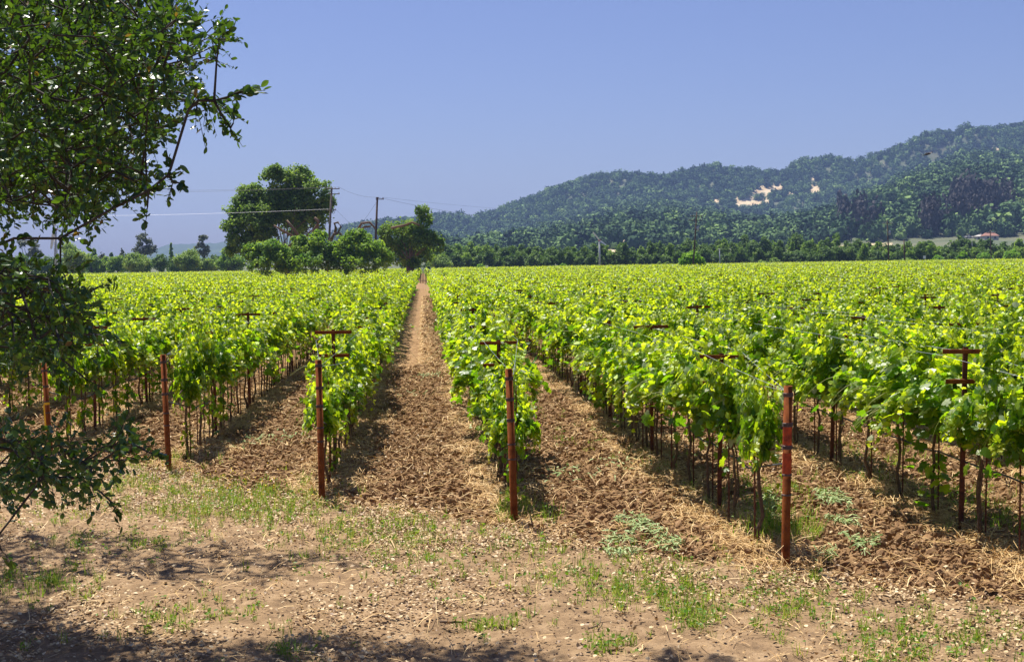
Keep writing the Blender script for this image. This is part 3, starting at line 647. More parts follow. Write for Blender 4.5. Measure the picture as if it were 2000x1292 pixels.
# ------------------------------------------------------------------ the overhanging oak
def oak():
    rg = np.random.default_rng(22)
    P1 = [(-60, -60), (300, -60), (330, 0), (300, 30), (372, 20), (365, 75), (390, 50), (430, 42), (442, 65), (440, 105), (415, 140), (380, 150), (375, 172), (415, 190), (455, 178), (455, 190), (440, 235), (425, 215), (380, 200), (340, 195), (350, 215), (332, 235), (355, 248), (320, 262),
          (308, 300), (320, 330), (312, 345), (285, 355), (258, 378), (230, 375), (205, 395), (150, 418), (120, 408), (80, 404), (20, 400), (-60, 400)]
    P2 = [(-60, 525), (50, 515), (95, 512), (90, 530), (140, 540), (140, 565), (195, 560), (160, 595), (185, 625), (150, 640), (220, 650), (170, 668), (140, 690), (60, 695), (-60, 695)]
    P3 = [(-60, 825), (40, 838), (75, 860), (140, 868), (175, 882), (215, 874), (250, 855), (262, 862), (255, 882), (292, 886), (255, 905), (215, 925), (228, 955), (210, 952), (180, 935), (140, 940), (100, 940), (50, 945), (10, 970), (-60, 980)]
    def fill(poly, n, z0, z1):
        P = np.array(poly); out = []
        while len(out) < n:
            a, b = rg.uniform(P.min(0), P.max(0))
            if inpoly(np.array([a]), np.array([b]), poly)[0]: out.append(W(a - 20, b, rg.uniform(z0, z1) if a > 60 else rg.uniform(z0, z1 + 1.5)))
        return out
    inner = fill([(-60, -60), (290, -60), (270, 40), (330, 120), (320, 220), (290, 300), (240, 370), (100, 400), (-60, 430)], 300, 6.5, 10)
    pts = fill(P1, 740, 5.0, 7.8) + inner + fill(P2, 140, 4.6, 6.2) + fill(P3, 92, 4.8, 6.0)
    tip = [(483, 178), (470, 183), (455, 190), (468, 240), (450, 232), (462, 250), (430, 197), (400, 196), (380, 215), (440, 215), (350, 355), (362, 357), (345, 330), (340, 342), (302, 372), (130, 465), (270, 865), (300, 882), (225, 975), (235, 990), (208, 655), (228, 655), (205, 560), (130, 512),
           (10, 478), (40, 465), (5, 1050), (15, 1075), (435, 120), (440, 75), (330, 80), (355, 85), (300, 405), (230, 408), (170, 580), (310, 885), (180, 740)]
    tips = [W(a - 12, b, 5.0) for a, b in tip]
    # the part of the crown outside the photograph: overhead and beyond its edge, over the shaded ground
    offs = []
    S = [([(-500, 1030), (60, 1040), (250, 1045), (430, 1060), (510, 1090), (545, 1130), (400, 1135), (200, 1125), (100, 1150), (0, 1200), (-500, 1200)], 620),
         ([(-500, 1200), (0, 1190), (90, 1180), (120, 1235), (420, 1260), (600, 1235), (800, 1250), (960, 1262), (1060, 1275), (1080, 1320), (-500, 1330)], 800),
         ([(-400, 1230), (150, 1225), (170, 1300), (-400, 1330)], 400), ([(500, 1075), (680, 1085), (690, 1105), (560, 1110)], 22), ([(1260, 1278), (1400, 1280), (1420, 1310), (1250, 1310)], 22), ([(-900, 1320), (1200, 1330), (1400, 1600), (-900, 1700)], 300)]
    for poly, n in S:
        q = gpoly(rg, poly, n); c = 0
        for g in q:
            for tr in range(30):
                z = rg.uniform(2.6, 7.2); p = np.array([g[0] - SH[0] * z, g[1] - SH[1] * z, z + gz(g[0])])
                X, Y = proj(p)
                if X[0] < -40 - .55 * F / max(p[1], 1) or Y[0] < -40 - .5 * F / max(p[1], 1) or (inpoly(X, Y, P1)[0] and X[0] < 260 and p[1] > 6): offs.append(p); break
    root = np.array([-7.6, 10.6, 0]); trunk = [root + [0.1 * i * .6, .02 * i, .42 * i] for i in range(9)]
    allp = np.array(pts + tips + offs)
    nodes = [np.array(t) for t in trunk]; par = [-1] + list(range(len(trunk) - 1)); plen = [.42 * i for i in range(len(trunk))]
    for (a, b, c) in ((-190, 120, 7.2), (-190, 330, 6.6), (-190, 600, 5.8), (-190, 880, 5.6), (-150, -60, 7.5)):
        T_ = W(a, b, c); S_ = trunk[5 if b > 500 else 7]; q = 5 if b > 500 else 7
        for t in range(1, 11):
            u = t / 10; nodes.append(S_ * (1 - u) + T_ * u + np.array([0, 0, .5 * math.sin(math.pi * u)])); par.append(q); plen.append(.30 * t); q = len(nodes) - 1
    c0 = trunk[-1]; order = np.argsort(np.linalg.norm(allp - c0, axis=1)); clus = []
    for i in order:
        p = allp[i]; A = np.array(nodes); d = np.linalg.norm(A - p, axis=1); cost = d + .22 * np.array(plen); cost[:5] += 50
        if i < 740 + 300 + 140 + 92 + 60 and p[2] < CH + .25:
            cost[(A[:, 2] > CH + .45) & (A[:, 0] > -.42 * A[:, 1])] += 8
        j = int(np.argmin(cost)); seg = max(1, int(d[j] / .28)); a = A[j]; q = j
        side = rg.normal(size=3) * d[j] * .05
        for t in range(1, seg + 1):
            u = t / seg; b = a * (1 - u) + p * u + side * math.sin(math.pi * u) + np.array([0, 0, .10 * d[j] * math.sin(math.pi * u)])
            nodes.append(b); par.append(q); plen.append(plen[q] + d[j] / seg); q = len(nodes) - 1
        clus.append(q)
    nodes = np.array(nodes); cnt_ = np.zeros(len(nodes))
    for q in clus: cnt_[q] += 1
    for i in range(len(nodes) - 1, 0, -1): cnt_[par[i]] += cnt_[i]
    rad = np.minimum(.0013 + .0019 * cnt_ ** .47, .05); fx_, fy_ = proj(nodes); vis = (fx_ > -60) & (fx_ < 2000) & (fy_ > -60) & (fy_ < 1300) & (nodes[:, 1] > 1); rad = np.where(vis, np.minimum(rad, .0055), rad); rad[:9] = np.maximum(rad[:9], np.linspace(.34, .20, 9))
    mb = MB()
    a = nodes[np.array(par[1:])]; b = nodes[1:]; r1 = rad[1:]; r0 = np.minimum(rad[np.array(par[1:])], r1 * 1.5); r0[:8] = rad[:8]
    n = len(a); sides = 5; d = unit(b - a); fr = frames(d, rg.normal(size=(1, 3)).repeat(n, 0))
    th = np.arange(sides) * 2 * math.pi / sides; cs = np.stack([np.cos(th), np.sin(th)], 1)
    ring = lambda c, r: c[:, None, :] + r[:, None, None] * (cs[None, :, 0:1] * fr[:, None, 0, :] + cs[None, :, 1:2] * fr[:, None, 1, :])
    v = np.concatenate([ring(a, r0), ring(b, r1)], 1).reshape(-1, 3)
    f = np.array([x for j in range(sides) for x in ((j, (j + 1) % sides, sides + (j + 1) % sides), (j, sides + (j + 1) % sides, sides + j))])
    mb.add(v, (f[None] + (np.arange(n) * sides * 2)[:, None, None]).reshape(-1, 3))
    tr = mb
    e = bpy.data.objects.new('oak_tree', None); col.objects.link(e); e.location = root
    tag(e, 'dark live oak whose leafy branches hang over the near edge of the vineyard', 'tree')
    o = tr.build('trunk', BARK, e, True); o.location = -root
    # leaves
    lo = np.array([(0, -.5), (.16, -.38), (.29, -.12), (.31, .1), (.22, .33), (0, .52), (-.22, .33), (-.31, .1), (-.29, -.12), (-.16, -.38)])
    tv = np.column_stack([np.vstack([[0, 0], lo]), np.concatenate([[0], .35 * np.abs(lo[:, 0]) + .12 * lo[:, 1] ** 2])]); nl = len(lo)
    tf = np.array([(0, 1 + i, 1 + (i + 1) % nl) for i in range(nl)])
    P, Nn, D, Sz, T = [], [], [], [], []
    ntip = len(pts) + len(tips)
    inner_set = set(range(520, 520 + len(inner)))
    twm = MB()
    for idx, q in zip(order, clus):
        p = nodes[q]; dd = unit(p - nodes[par[q]] + rg.normal(size=3) * .02); off_ = idx >= ntip; tipc = len(pts) <= idx < ntip
        nt_ = 3 if not tipc else 2
        for t in range(nt_ if not off_ else 3):
            d2 = unit(dd + rg.normal(size=3) * (.5 if not tipc else .15) + [0, 0, -.1]); L = rg.uniform(.09, .2) * (1.5 if off_ else (.5 if tipc else 1))
            tube(twm, [p, p + d2 * L * .6, p + d2 * L], [.002, .0015, .001], 3, .5, 0, False)
            m_ = int(rg.integers(6, 10)) if not tipc else 5
            for j in range(m_):
                u = (j + .6) / m_; s_ = rg.normal(size=3); s_ = unit(s_ - d2 * s_.dot(d2)); sz = rg.uniform(.02, .043) * (1.75 if off_ else 1)
                ld = unit(d2 * .8 + s_ * (.9 - .5 * u)); P.append(p + d2 * L * u + ld * sz * .5); D.append(ld); Nn.append(rg.normal(size=3) + [0, 0, .5]); Sz.append(sz); T.append(np.clip(rg.normal(.45, .2), 0, .93) if rg.random() > .012 else 1)
    P = np.array(P); mb = MB(); scatter(mb, tv, tf, P, frames(np.array(Nn), np.array(D)), np.array(Sz), np.array(T))
    o = mb.build('foliage', OL, e); o.location = -root
    o = twm.build('twigs', BARK, e); o.location = -root
    print('oak clusters', len(clus), 'leaves', len(P))
oak()
# ------------------------------------------------------------------ middle-distance trees
QV = np.array([(-.5, -.5, .06), (.5, -.45, -.05), (.45, .5, .06), (-.5, .45, -.05)]); QF = np.array([(0, 1, 2), (0, 2, 3)])
def crown(mb, rg, blobs, size, dens=6.0, sub=26, subr=.40, mi=0, droop=0):
    for (c, r) in blobs:
        c = np.array(c, float); r = np.array(r, float)
        d = unit(rg.normal(size=(sub, 3))); d[:, 2] = np.abs(d[:, 2]) * np.where(rg.random(sub) < .75, 1, -1)
        cc = c + d * r * rg.uniform(.55, .95, (sub, 1)); rr = np.minimum(r.min(), r.mean()) * subr * rg.uniform(.65, 1.35, sub); tt = np.clip(rg.normal(.5, .22, sub), 0, 1)
        cc = np.vstack([cc, c[None]]); rr = np.append(rr, r.min() * .6); tt = np.append(tt, .2)
        for a, b, t in zip(cc, rr, tt):
            n = max(6, int(dens * b * b / size ** 2)); q = unit(rg.normal(size=(n, 3))); p = a + q * b * np.where(rg.random((n, 1)) < .13, rg.uniform(1.05, 1.5, (n, 1)), rg.uniform(.5, 1.08, (n, 1))) * [1, 1, .85]
            if droop: p[:, 2] -= droop * rg.random(n) * b
            scatter(mb, QV, QF, p, frames(q * .7 + rg.normal(size=(n, 3)) * .6 + [0, 0, .7], rg.normal(size=(n, 3))), size * rg.uniform(.6, 1.25, n), np.clip(t + rg.normal(size=n) * .14, 0, 1), mi)
def limbs(mb, rg, base, targets, r0):
    base = np.array(base, float)
    for t in targets:
        t = np.array(t, float); m_ = base * .5 + t * .5 + rg.normal(size=3) * np.linalg.norm(t - base) * .07 + [0, 0, np.linalg.norm(t - base) * .08]
        tube(mb, [base, base * .7 + m_ * .3, m_, m_ * .4 + t * .6, t], [r0, r0 * .75, r0 * .5, r0 * .35, r0 * .15], 6)
def tree(name, label, cat, px, ytop, wpx, Z, m, seed, group=None, trunk_h=.25, leaf=None, blobs=None, dens=5, barkm=BARK, kind='round', droop=0):
    rg = np.random.default_rng(seed); top = W(px, ytop, Z); base = np.array([top[0], Z, gz(top[0])]); H = top[2] - base[2]; w_ = wpx / F * Z
    leaf = leaf or max(.22, Z / 1280 * 1.25)
    e = bpy.data.objects.new(name, None); col.objects.link(e); e.location = base; tag(e, label, cat, group)
    B = []
    if kind == 'round':
        for i in range(5):
            a = rg.uniform(0, 6.28); B.append(((math.cos(a) * w_ * .22, math.sin(a) * w_ * .2, H * rg.uniform(.42, .62)), (w_ * .27, w_ * .27, H * .28)))
        B.append(((rg.normal() * w_ * .06, 0, H * .74), (w_ * .24, w_ * .24, H * .24)))
    elif kind == 'tall':
        for i in range(5): B.append(((rg.normal() * w_ * .09, rg.normal() * w_ * .09, H * (.25 + .145 * i)), (w_ * (.36 - .04 * i), w_ * (.36 - .04 * i), H * .17)))
    elif kind == 'cone':
        for i in range(7): B.append(((0, 0, H * (.15 + .125 * i)), (w_ * (.46 - .06 * i), w_ * (.46 - .06 * i), H * .09)))
    elif kind == 'low':
        for i in range(5):
            a = rg.uniform(0, 6.28); B.append(((math.cos(a) * w_ * .26, math.sin(a) * w_ * .2, H * rg.uniform(.3, .5)), (w_ * .27, w_ * .27, H * .4)))
        B.append(((0, 0, H * .62), (w_ * .3, w_ * .3, H * .34)))
    elif kind == 'open':
        for i in range(11):
            a = rg.uniform(0, 6.28); q = rg.uniform(.1, .34); B.append(((math.cos(a) * w_ * q, math.sin(a) * w_ * q, H * rg.uniform(.5, .88)), (w_ * .14, w_ * .14, H * .10)))
        B.append(((0, 0, H * .9), (w_ * .16, w_ * .16, H * .09)))
    if blobs: B = [((a[0], a[1], a[2]), b) for a, b in blobs]
    mb = MB(); crown(mb, rg, B, leaf, dens + 1.5, 24 if kind != 'open' else 12, .42, 0, droop); mb.build('crown', m, e)
    mb = MB(); tube(mb, [(0, 0, -.3), (rg.normal() * .1, 0, H * trunk_h), (0, 0, H * (.5 if kind != 'cone' else .95))], [w_ * .035 + .12, w_ * .028 + .08, w_ * .012 + .03], 7)
    limbs(mb, rg, (0, 0, H * trunk_h), [b[0] for b in B], w_ * .018 + .05); mb.build('trunk', barkm, e, True)
    return e
# the big oak standing in the field
def big_group():
    Z = 235; s = Z / F
    def L(px, py, dy=0): return W(px, py, Z + dy)
    rg = np.random.default_rng(4)
    def group_tree(name, label, base, blobs, m, leafsz, trunk_pts=None, barkm=BARK, dens=5, sub=26, droop=0, lims=True, ntr=1):
        e = bpy.data.objects.new(name, None); col.objects.link(e); b0 = np.array([base[0], base[1], gz(base[0])]); e.location = b0
        tag(e, label, 'tree' if 'bush' not in name else 'bush')
        B = []
        bush = name == 'bush'; zo = -27 if bush else 0; sb = s * (1 + zo / Z)
        for (px, py, rx, ry, dy) in blobs: B.append((L(px, py, dy + zo) - b0, (rx * sb, rx * sb * .9, ry * sb)))
        mb = MB(); crown(mb, rg, B, leafsz * .9, dens + 2, int(sub * 1.8), .33, 0, droop); mb.build('crown' if name != 'bush' else 'foliage', m, e)
        mb = MB(); top = np.array([0, 0, 3.5 if lims else 1.2])
        tube(mb, [(0, 0, -.4), (.1, 0, 1.5), top], [.8 if lims else .2, .7 if lims else .15, .6 if lims else .1], 8)
        limbs(mb, rg, top, [np.array(b[0]) for b in B], .16 if lims else .06)
        if trunk_pts:
            for pl, r in trunk_pts:
                pp = np.array([L(a, b, c + (0 if name != 'bush' else -20)) - b0 for a, b, c in pl]); tube(mb, pp, np.linspace(r * .8, r * .5, len(pp)), 8)
        mb.build('trunk', barkm, e, True)
        return e
    group_tree('oak_tree', 'tallest round dark oak in the field beside the power poles', L(560, 520, 5),
               [(470, 415, 30, 32, 4), (455, 450, 24, 30, 2), (490, 385, 34, 26, 5), (540, 350, 30, 30, 5), (585, 350, 30, 26, 6), (618, 375, 30, 34, 4), (560, 400, 52, 44, 6), (530, 405, 40, 40, 6), (480, 440, 34, 40, 4), (590, 420, 44, 36, 6), (510, 460, 36, 26, 4), (510, 430, 40, 38, 3), (600, 425, 42, 34, 7), (632, 410, 22, 28, 5), (470, 475, 26, 24, 2),
                (540, 335, 14, 16, 4), (500, 460, 30, 20, 6), (640, 395, 18, 16, 4), (450, 490, 14, 12, 2), (575, 445, 26, 20, 10)], FOAK, .36,
               [([(600, 478, -4), (585, 462, -5), (572, 445, -6), (560, 430, -6)], .36), ([(595, 480, -5), (575, 463, -6), (548, 448, -7), (535, 440, -7)], .3), ([(612, 455, -5), (620, 440, -6), (622, 432, -6), (614, 425, -6)], .5)], BARKR, 5, 26)
    group_tree('willow_tree', 'weeping broken-limbed tree just hillward of the dark power pole', L(800, 520, 0),
               [(770, 455, 30, 26, 2), (800, 440, 26, 18, 0), (826, 412, 17, 14, 0), (832, 430, 16, 20, 1), (820, 460, 26, 24, 0), (845, 468, 20, 22, 0), (862, 475, 8, 14, 0), (790, 485, 32, 26, 3), (830, 492, 24, 18, 2), (760, 490, 24, 26, 3), (806, 510, 16, 14, 0), (750, 450, 14, 14, 2)], FOAK, .34,
               [([(765, 445, -3), (790, 440, -5), (805, 434, -5), (820, 440, -5)], .3), ([(700, 447, -1), (706, 436, -2), (722, 434, -2), (735, 448, -2)], .32), ([(698, 452, 0), (712, 443, -2), (724, 442, -2)], .3)], BARKR, 4.5, 22, 1.3)
    group_tree('bush', 'bright green rounded bush below the tall dark oak', L(522, 525, -27), [(503, 500, 26, 26, 0), (532, 495, 28, 26, -1), (556, 506, 24, 26, 0), (520, 520, 40, 20, -2), (487, 490, 14, 14, 0), (535, 480, 18, 12, 0), (570, 520, 24, 18, -1)], FBUSH, .30, None, BARK, 5, 24, 0, False)
    group_tree('bush', 'olive green bush wrapped around the broken mossy limbs', L(610, 525, -27), [(590, 490, 26, 26, 0), (625, 490, 28, 30, 0), (605, 515, 40, 22, -2), (575, 510, 20, 20, -1), (622, 462, 18, 14, 1), (585, 470, 16, 12, 0), (640, 505, 20, 26, 0)], FBUSH, .30,
               [([(596, 468, -3), (603, 455, -4), (608, 450, -4)], .28), ([(640, 478, -3), (648, 466, -4), (652, 457, -4), (664, 456, -4), (671, 464, -4)], .38), ([(654, 458, -3), (656, 445, -4), (653, 436, -4), (660, 434, -4), (666, 442, -4), (660, 455, -4)], .3), ([(563, 482, -2), (575, 472, -3), (592, 466, -3)], .3)], BARKR, 5, 24, 0, False)
    group_tree('bush', 'large green bush at the foot of the dark power pole', L(705, 525, -27), [(685, 480, 32, 28, 0), (700, 463, 26, 16, 0), (725, 492, 30, 26, -1), (672, 508, 30, 26, -1), (710, 515, 46, 22, -2), (748, 503, 20, 26, 0), (655, 490, 18, 20, 0)], FBUSH, .30, None, BARK, 5, 26, 0, False)
big_group()
# ------------------------------------------------------------------ far tree line
tree('tree', 'pale green willow beside the white tower with the red cap', 'tree', 140, 472, 62, 445, FWIL, 101, None, .2, dens=4)
tree('tree', 'small grey-green tree just oakward of the white tower', 'tree', 60, 466, 52, 560, FEUC, 102, kind='open')
tree('tree', 'pale green rounded tree below the tall grey eucalyptus', 'tree', 266, 492, 60, 445, FWIL, 103, None, .2)
tree('tree', 'pale green spreading tree below the smaller grey eucalyptus', 'tree', 368, 486, 62, 440, FWIL, 104, None, .2)
tree('tree', 'low pale tree next to the spreading pale green one', 'tree', 405, 505, 34, 438, FWIL, 105, None, .2)
tree('tree', 'hazy green tree partly behind the tall field oak', 'tree', 446, 486, 70, 450, FBUSH, 106, None, .2)
tree('eucalyptus_tree', 'tall grey eucalyptus with open branching crown on the far skyline', 'tree', 280, 453, 58, 600, FEUC, 107, None, .35, kind='open', dens=6)
tree('eucalyptus_tree', 'smaller grey eucalyptus nearer the field oak on the skyline', 'tree', 398, 457, 42, 600, FEUC, 108, None, .35, kind='open', dens=6)
tree('conifer_tree', 'narrow dark conifer standing against the low blue hill', 'tree', 334, 473, 17, 620, FOAK, 109, kind='cone')
tree('conifer_tree', 'broad dark conifer on the skyline past the white tower', 'tree', 184, 484, 30, 620, FOAK, 110, kind='cone')
tree('tree', 'small dark skyline clump between the broad conifer and tall eucalyptus', 'tree', 219, 491, 16, 620, FLN, 111, kind='tall')
tree('tree', 'small dark skyline tree near the tall eucalyptus', 'tree', 238, 484, 18, 610, FEUC, 112, kind='tall')
tree('tree', 'low dark skyline tree between the two conifers', 'tree', 202, 492, 24, 610, FEUC, 113, kind='round')
tree('tree', 'pale green tree just hillward of the weeping tree', 'tree', 862, 494, 48, 440, FWIL, 114, None, .2)
tree('tree', 'vivid lime green bushy tree around the transformer pole', 'tree', 1351, 488, 46, 300, FBRT, 115, None, .15, leaf=.4, kind='low')
tree('poplar_tree', 'tall dense green poplar clump directly behind the white propeller tower', 'tree', 1176, 476, 30, 455, FLN, 116, kind='tall')
tree('poplar_tree', 'tall green poplar by the bare patch hillward of the propeller tower', 'tree', 1222, 474, 26, 455, FLN, 117, kind='tall')
tree('poplar_tree', 'tall green poplar pair beyond the short wooden pole', 'tree', 1812, 469, 30, 520, FLN, 118, kind='tall')
tree('poplar_tree', 'slim dark poplar between the short pole and the house', 'tree', 1846, 478, 9, 520, FLN, 119, kind='tall')
tree('poplar_tree', 'broad green poplar oakward of the red-roofed house', 'tree', 1919, 470, 19, 520, FLN, 120, kind='tall')
for q, (px, yt, wd, lab) in enumerate(((1831, 497, 22, 'lime green bush just hillward of the tall poplar pair'), (1880, 490, 24, 'lime green bush midway between slim poplar and crossarm pole'), (1922, 492, 30, 'lime green bush at the foot of the broad poplar'),
      (1977, 487, 34, 'yellow-green bush hillward of the last crossarm pole'), (1774, 502, 26, 'low olive bush beside the short wooden pole'), (1486, 508, 34, 'flat olive bush at the vineyard edge under dark oaks'),
      (1512, 503, 26, 'grey-green bush beside the flat olive bush'), (1288, 510, 12, 'small pale bush near the grass strip'), (1303, 510, 12, 'second small pale bush near the grass strip'), (1100, 513, 14, 'small bright bush by the parked white car'), (938, 515, 16, 'small bright bush at the foot of the poplar row'))):
    tree('bush', lab, 'bush', px, yt, wd, 435, FBRT if 'lime' in lab or 'bright' in lab or 'yellow' in lab else FWIL, 130 + q, None, .1, kind='low')
rg = np.random.default_rng(31)
LM = [(-80, 'photo edge'), (108, 'white red-capped tower'), (280, 'tall eucalyptus'), (430, 'field oak'), (868, 'weeping tree'), (1171, 'propeller tower'), (1357, 'transformer pole'), (1735, 'tall crossarm pole'), (1934, 'last crossarm pole')]
segc = {}
x = -70
while x < 2080:
    if 450 < x < 800: x += 30; continue
    right = x > 820
    wd = rg.uniform(22, 38) if right else rg.uniform(26, 40)
    if right: yt = np.interp(x, [820, 880, 1000, 1100, 1200, 1350, 1450, 1650, 1750, 2000], [492, 486, 484, 488, 487, 484, 478, 480, 488, 482]) + rg.normal() * 6 - 10 - 6 * (x > 1400)
    else: yt = rg.uniform(492, 504)
    lm = [l for l in LM if l[0] <= x][-1]; key = lm[1]; segc[key] = segc.get(key, 0) + 1
    kd = rg.choice(['round', 'tall', 'round']) if right else 'round'; mt = (FLN, FLN, FOAK)[int(rg.integers(0, 3))]
    tree('tree', f'{"dark" if mt is FLN else "mid"} green {"upright" if kd == "tall" else "rounded"} tree, {ordi(segc[key])} in the far line past the {key}', 'tree', x, yt, wd * (1.0 if kd == 'tall' else 1.25), rg.uniform(470, 510), mt, 200 + int(x), 'trees of the far tree line', kind=kd, dens=4)
    x += wd * (.62 if right else .8)
x = 850; segc = {}
while x < 2080:                                          # a second, lower row standing in front of it
    wd = rg.uniform(20, 34); lm = [l for l in LM if l[0] <= x][-1]; key = lm[1]; segc[key] = segc.get(key, 0) + 1
    mt = (FLN, FOAK)[int(rg.random() < .3)]
    tree('tree', f'low {"dark" if mt is FLN else "mid"} green tree, {ordi(segc[key])} in the front of the line past the {key}', 'tree', x, 490 - .008 * (x - 1000) + rg.normal() * 6, wd * rg.uniform(1, 1.4), rg.uniform(446, 462), mt, 600 + int(x), 'lower trees in front of the far tree line', kind='low', dens=4)
    x += wd * .85
# ------------------------------------------------------------------ hills
R1 = [(-600, 520), (200, 516), (560, 500), (640, 470), (680, 446), (760, 434), (800, 430), (860, 422), (910, 417), (960, 413), (1000, 400), (1060, 376), (1110, 358), (1160, 350), (1210, 347), (1290, 357), (1330, 350), (1400, 335), (1440, 341), (1520, 345), (1570, 323), (1640, 323), (1665, 330), (1700, 318), (1760, 297), (1800, 281), (1850, 276), (1920, 260), (2000, 245), (2200, 215), (2600, 230)]
R2 = [(-600, 525), (600, 515), (900, 478), (1100, 440), (1200, 415), (1300, 405), (1400, 420), (1500, 440), (1600, 415), (1679, 380), (1769, 347), (1868, 306), (1910, 305), (2000, 312), (2200, 300), (2600, 310)]
R0 = [(-600, 530), (700, 515), (900, 505), (1500, 488), (1700, 477), (1850, 472), (2000, 468), (2600, 460)]
ridge = lambda T, x: np.interp(x, [a for a, b in T], [b for a, b in T])
def hz(X, Y):
    """terrain height of the hills"""
    px = 1000 + F * X / np.maximum(Y, 1)
    def hh(T, Z): return (yh(px) - ridge(T, px)) / F * Z + CH
    n = fbm(X / 330, Y / 330, 55, 4) - .5; n2 = fbm(X / 110, Y / 110, 66, 3) - .5
    zk = [650, 1000, 1350, 2000, 2250, 3000, 3500]
    hs = [gz(X) - 3, hh(R0, 1000), hh(R0, 1350) * .45 + hh(R2, 1350) * .55, hh(R2, 2000), hh(R2, 2250) * .93, hh(R1, 3000), hh(R1, 3000) * .45]
    h = hs[0] * 1.0
    for i in range(6):
        t = sst(zk[i], zk[i + 1], Y) if i not in (1, 2) else np.clip((Y - zk[i]) / (zk[i + 1] - zk[i]), 0, 1)
        h = np.where(Y > zk[i], hs[i] * (1 - t) + hs[i + 1] * t, h)
    amp = np.clip(h, 0, 240) * (sst(1100, 1500, Y)) * (1 - .8 * np.exp(-((Y - 3000) / 160) ** 2)) * (1 - .6 * np.exp(-((Y - 2000) / 120) ** 2))
    return h - 8.0 * Y / F * sst(1100, 2000, Y) + amp * (n * .6 + n2 * .22)
BARE = [(1497, 370, 16, 6), (1521, 361, 5, 6), (1460, 392, 17, 6), (1478, 397, 6, 3), (1500, 390, 6, 5), (1591, 367, 9, 5), (1541, 376, 5, 3), (1587, 348, 5, 2), (1653, 380, 7, 3), (1668, 408, 9, 4), (1129, 450, 9, 5), (1215, 464, 10, 6), (1196, 485, 9, 5), (926, 478, 7, 4), (1343, 476, 9, 4), (1366, 484, 6, 4), (1600, 475, 7, 6), (1398, 390, 5, 3), (1347, 366, 5, 2), (1946, 292, 6, 4),
        (920, 412, 26, 5), (1645, 484, 22, 4), (1705, 478, 24, 4), (898, 482, 6, 4)]
FIELD = [(1700, 482, 26, 5), (1860, 480, 44, 5), (1950, 486, 40, 5)]
def baremask(px, py, g=1.0, BARE=BARE):
    m = np.zeros(np.shape(px), bool)
    jx = px + 7 * (vn(px * .12, py * .12, 4) - .5) * 2; jy = py + 4 * (vn(px * .12, py * .12, 5) - .5) * 2
    for a, b, c, d in BARE: m |= ((jx - a) / (c * g)) ** 2 + ((jy - b) / (d * g)) ** 2 < 1
    return m
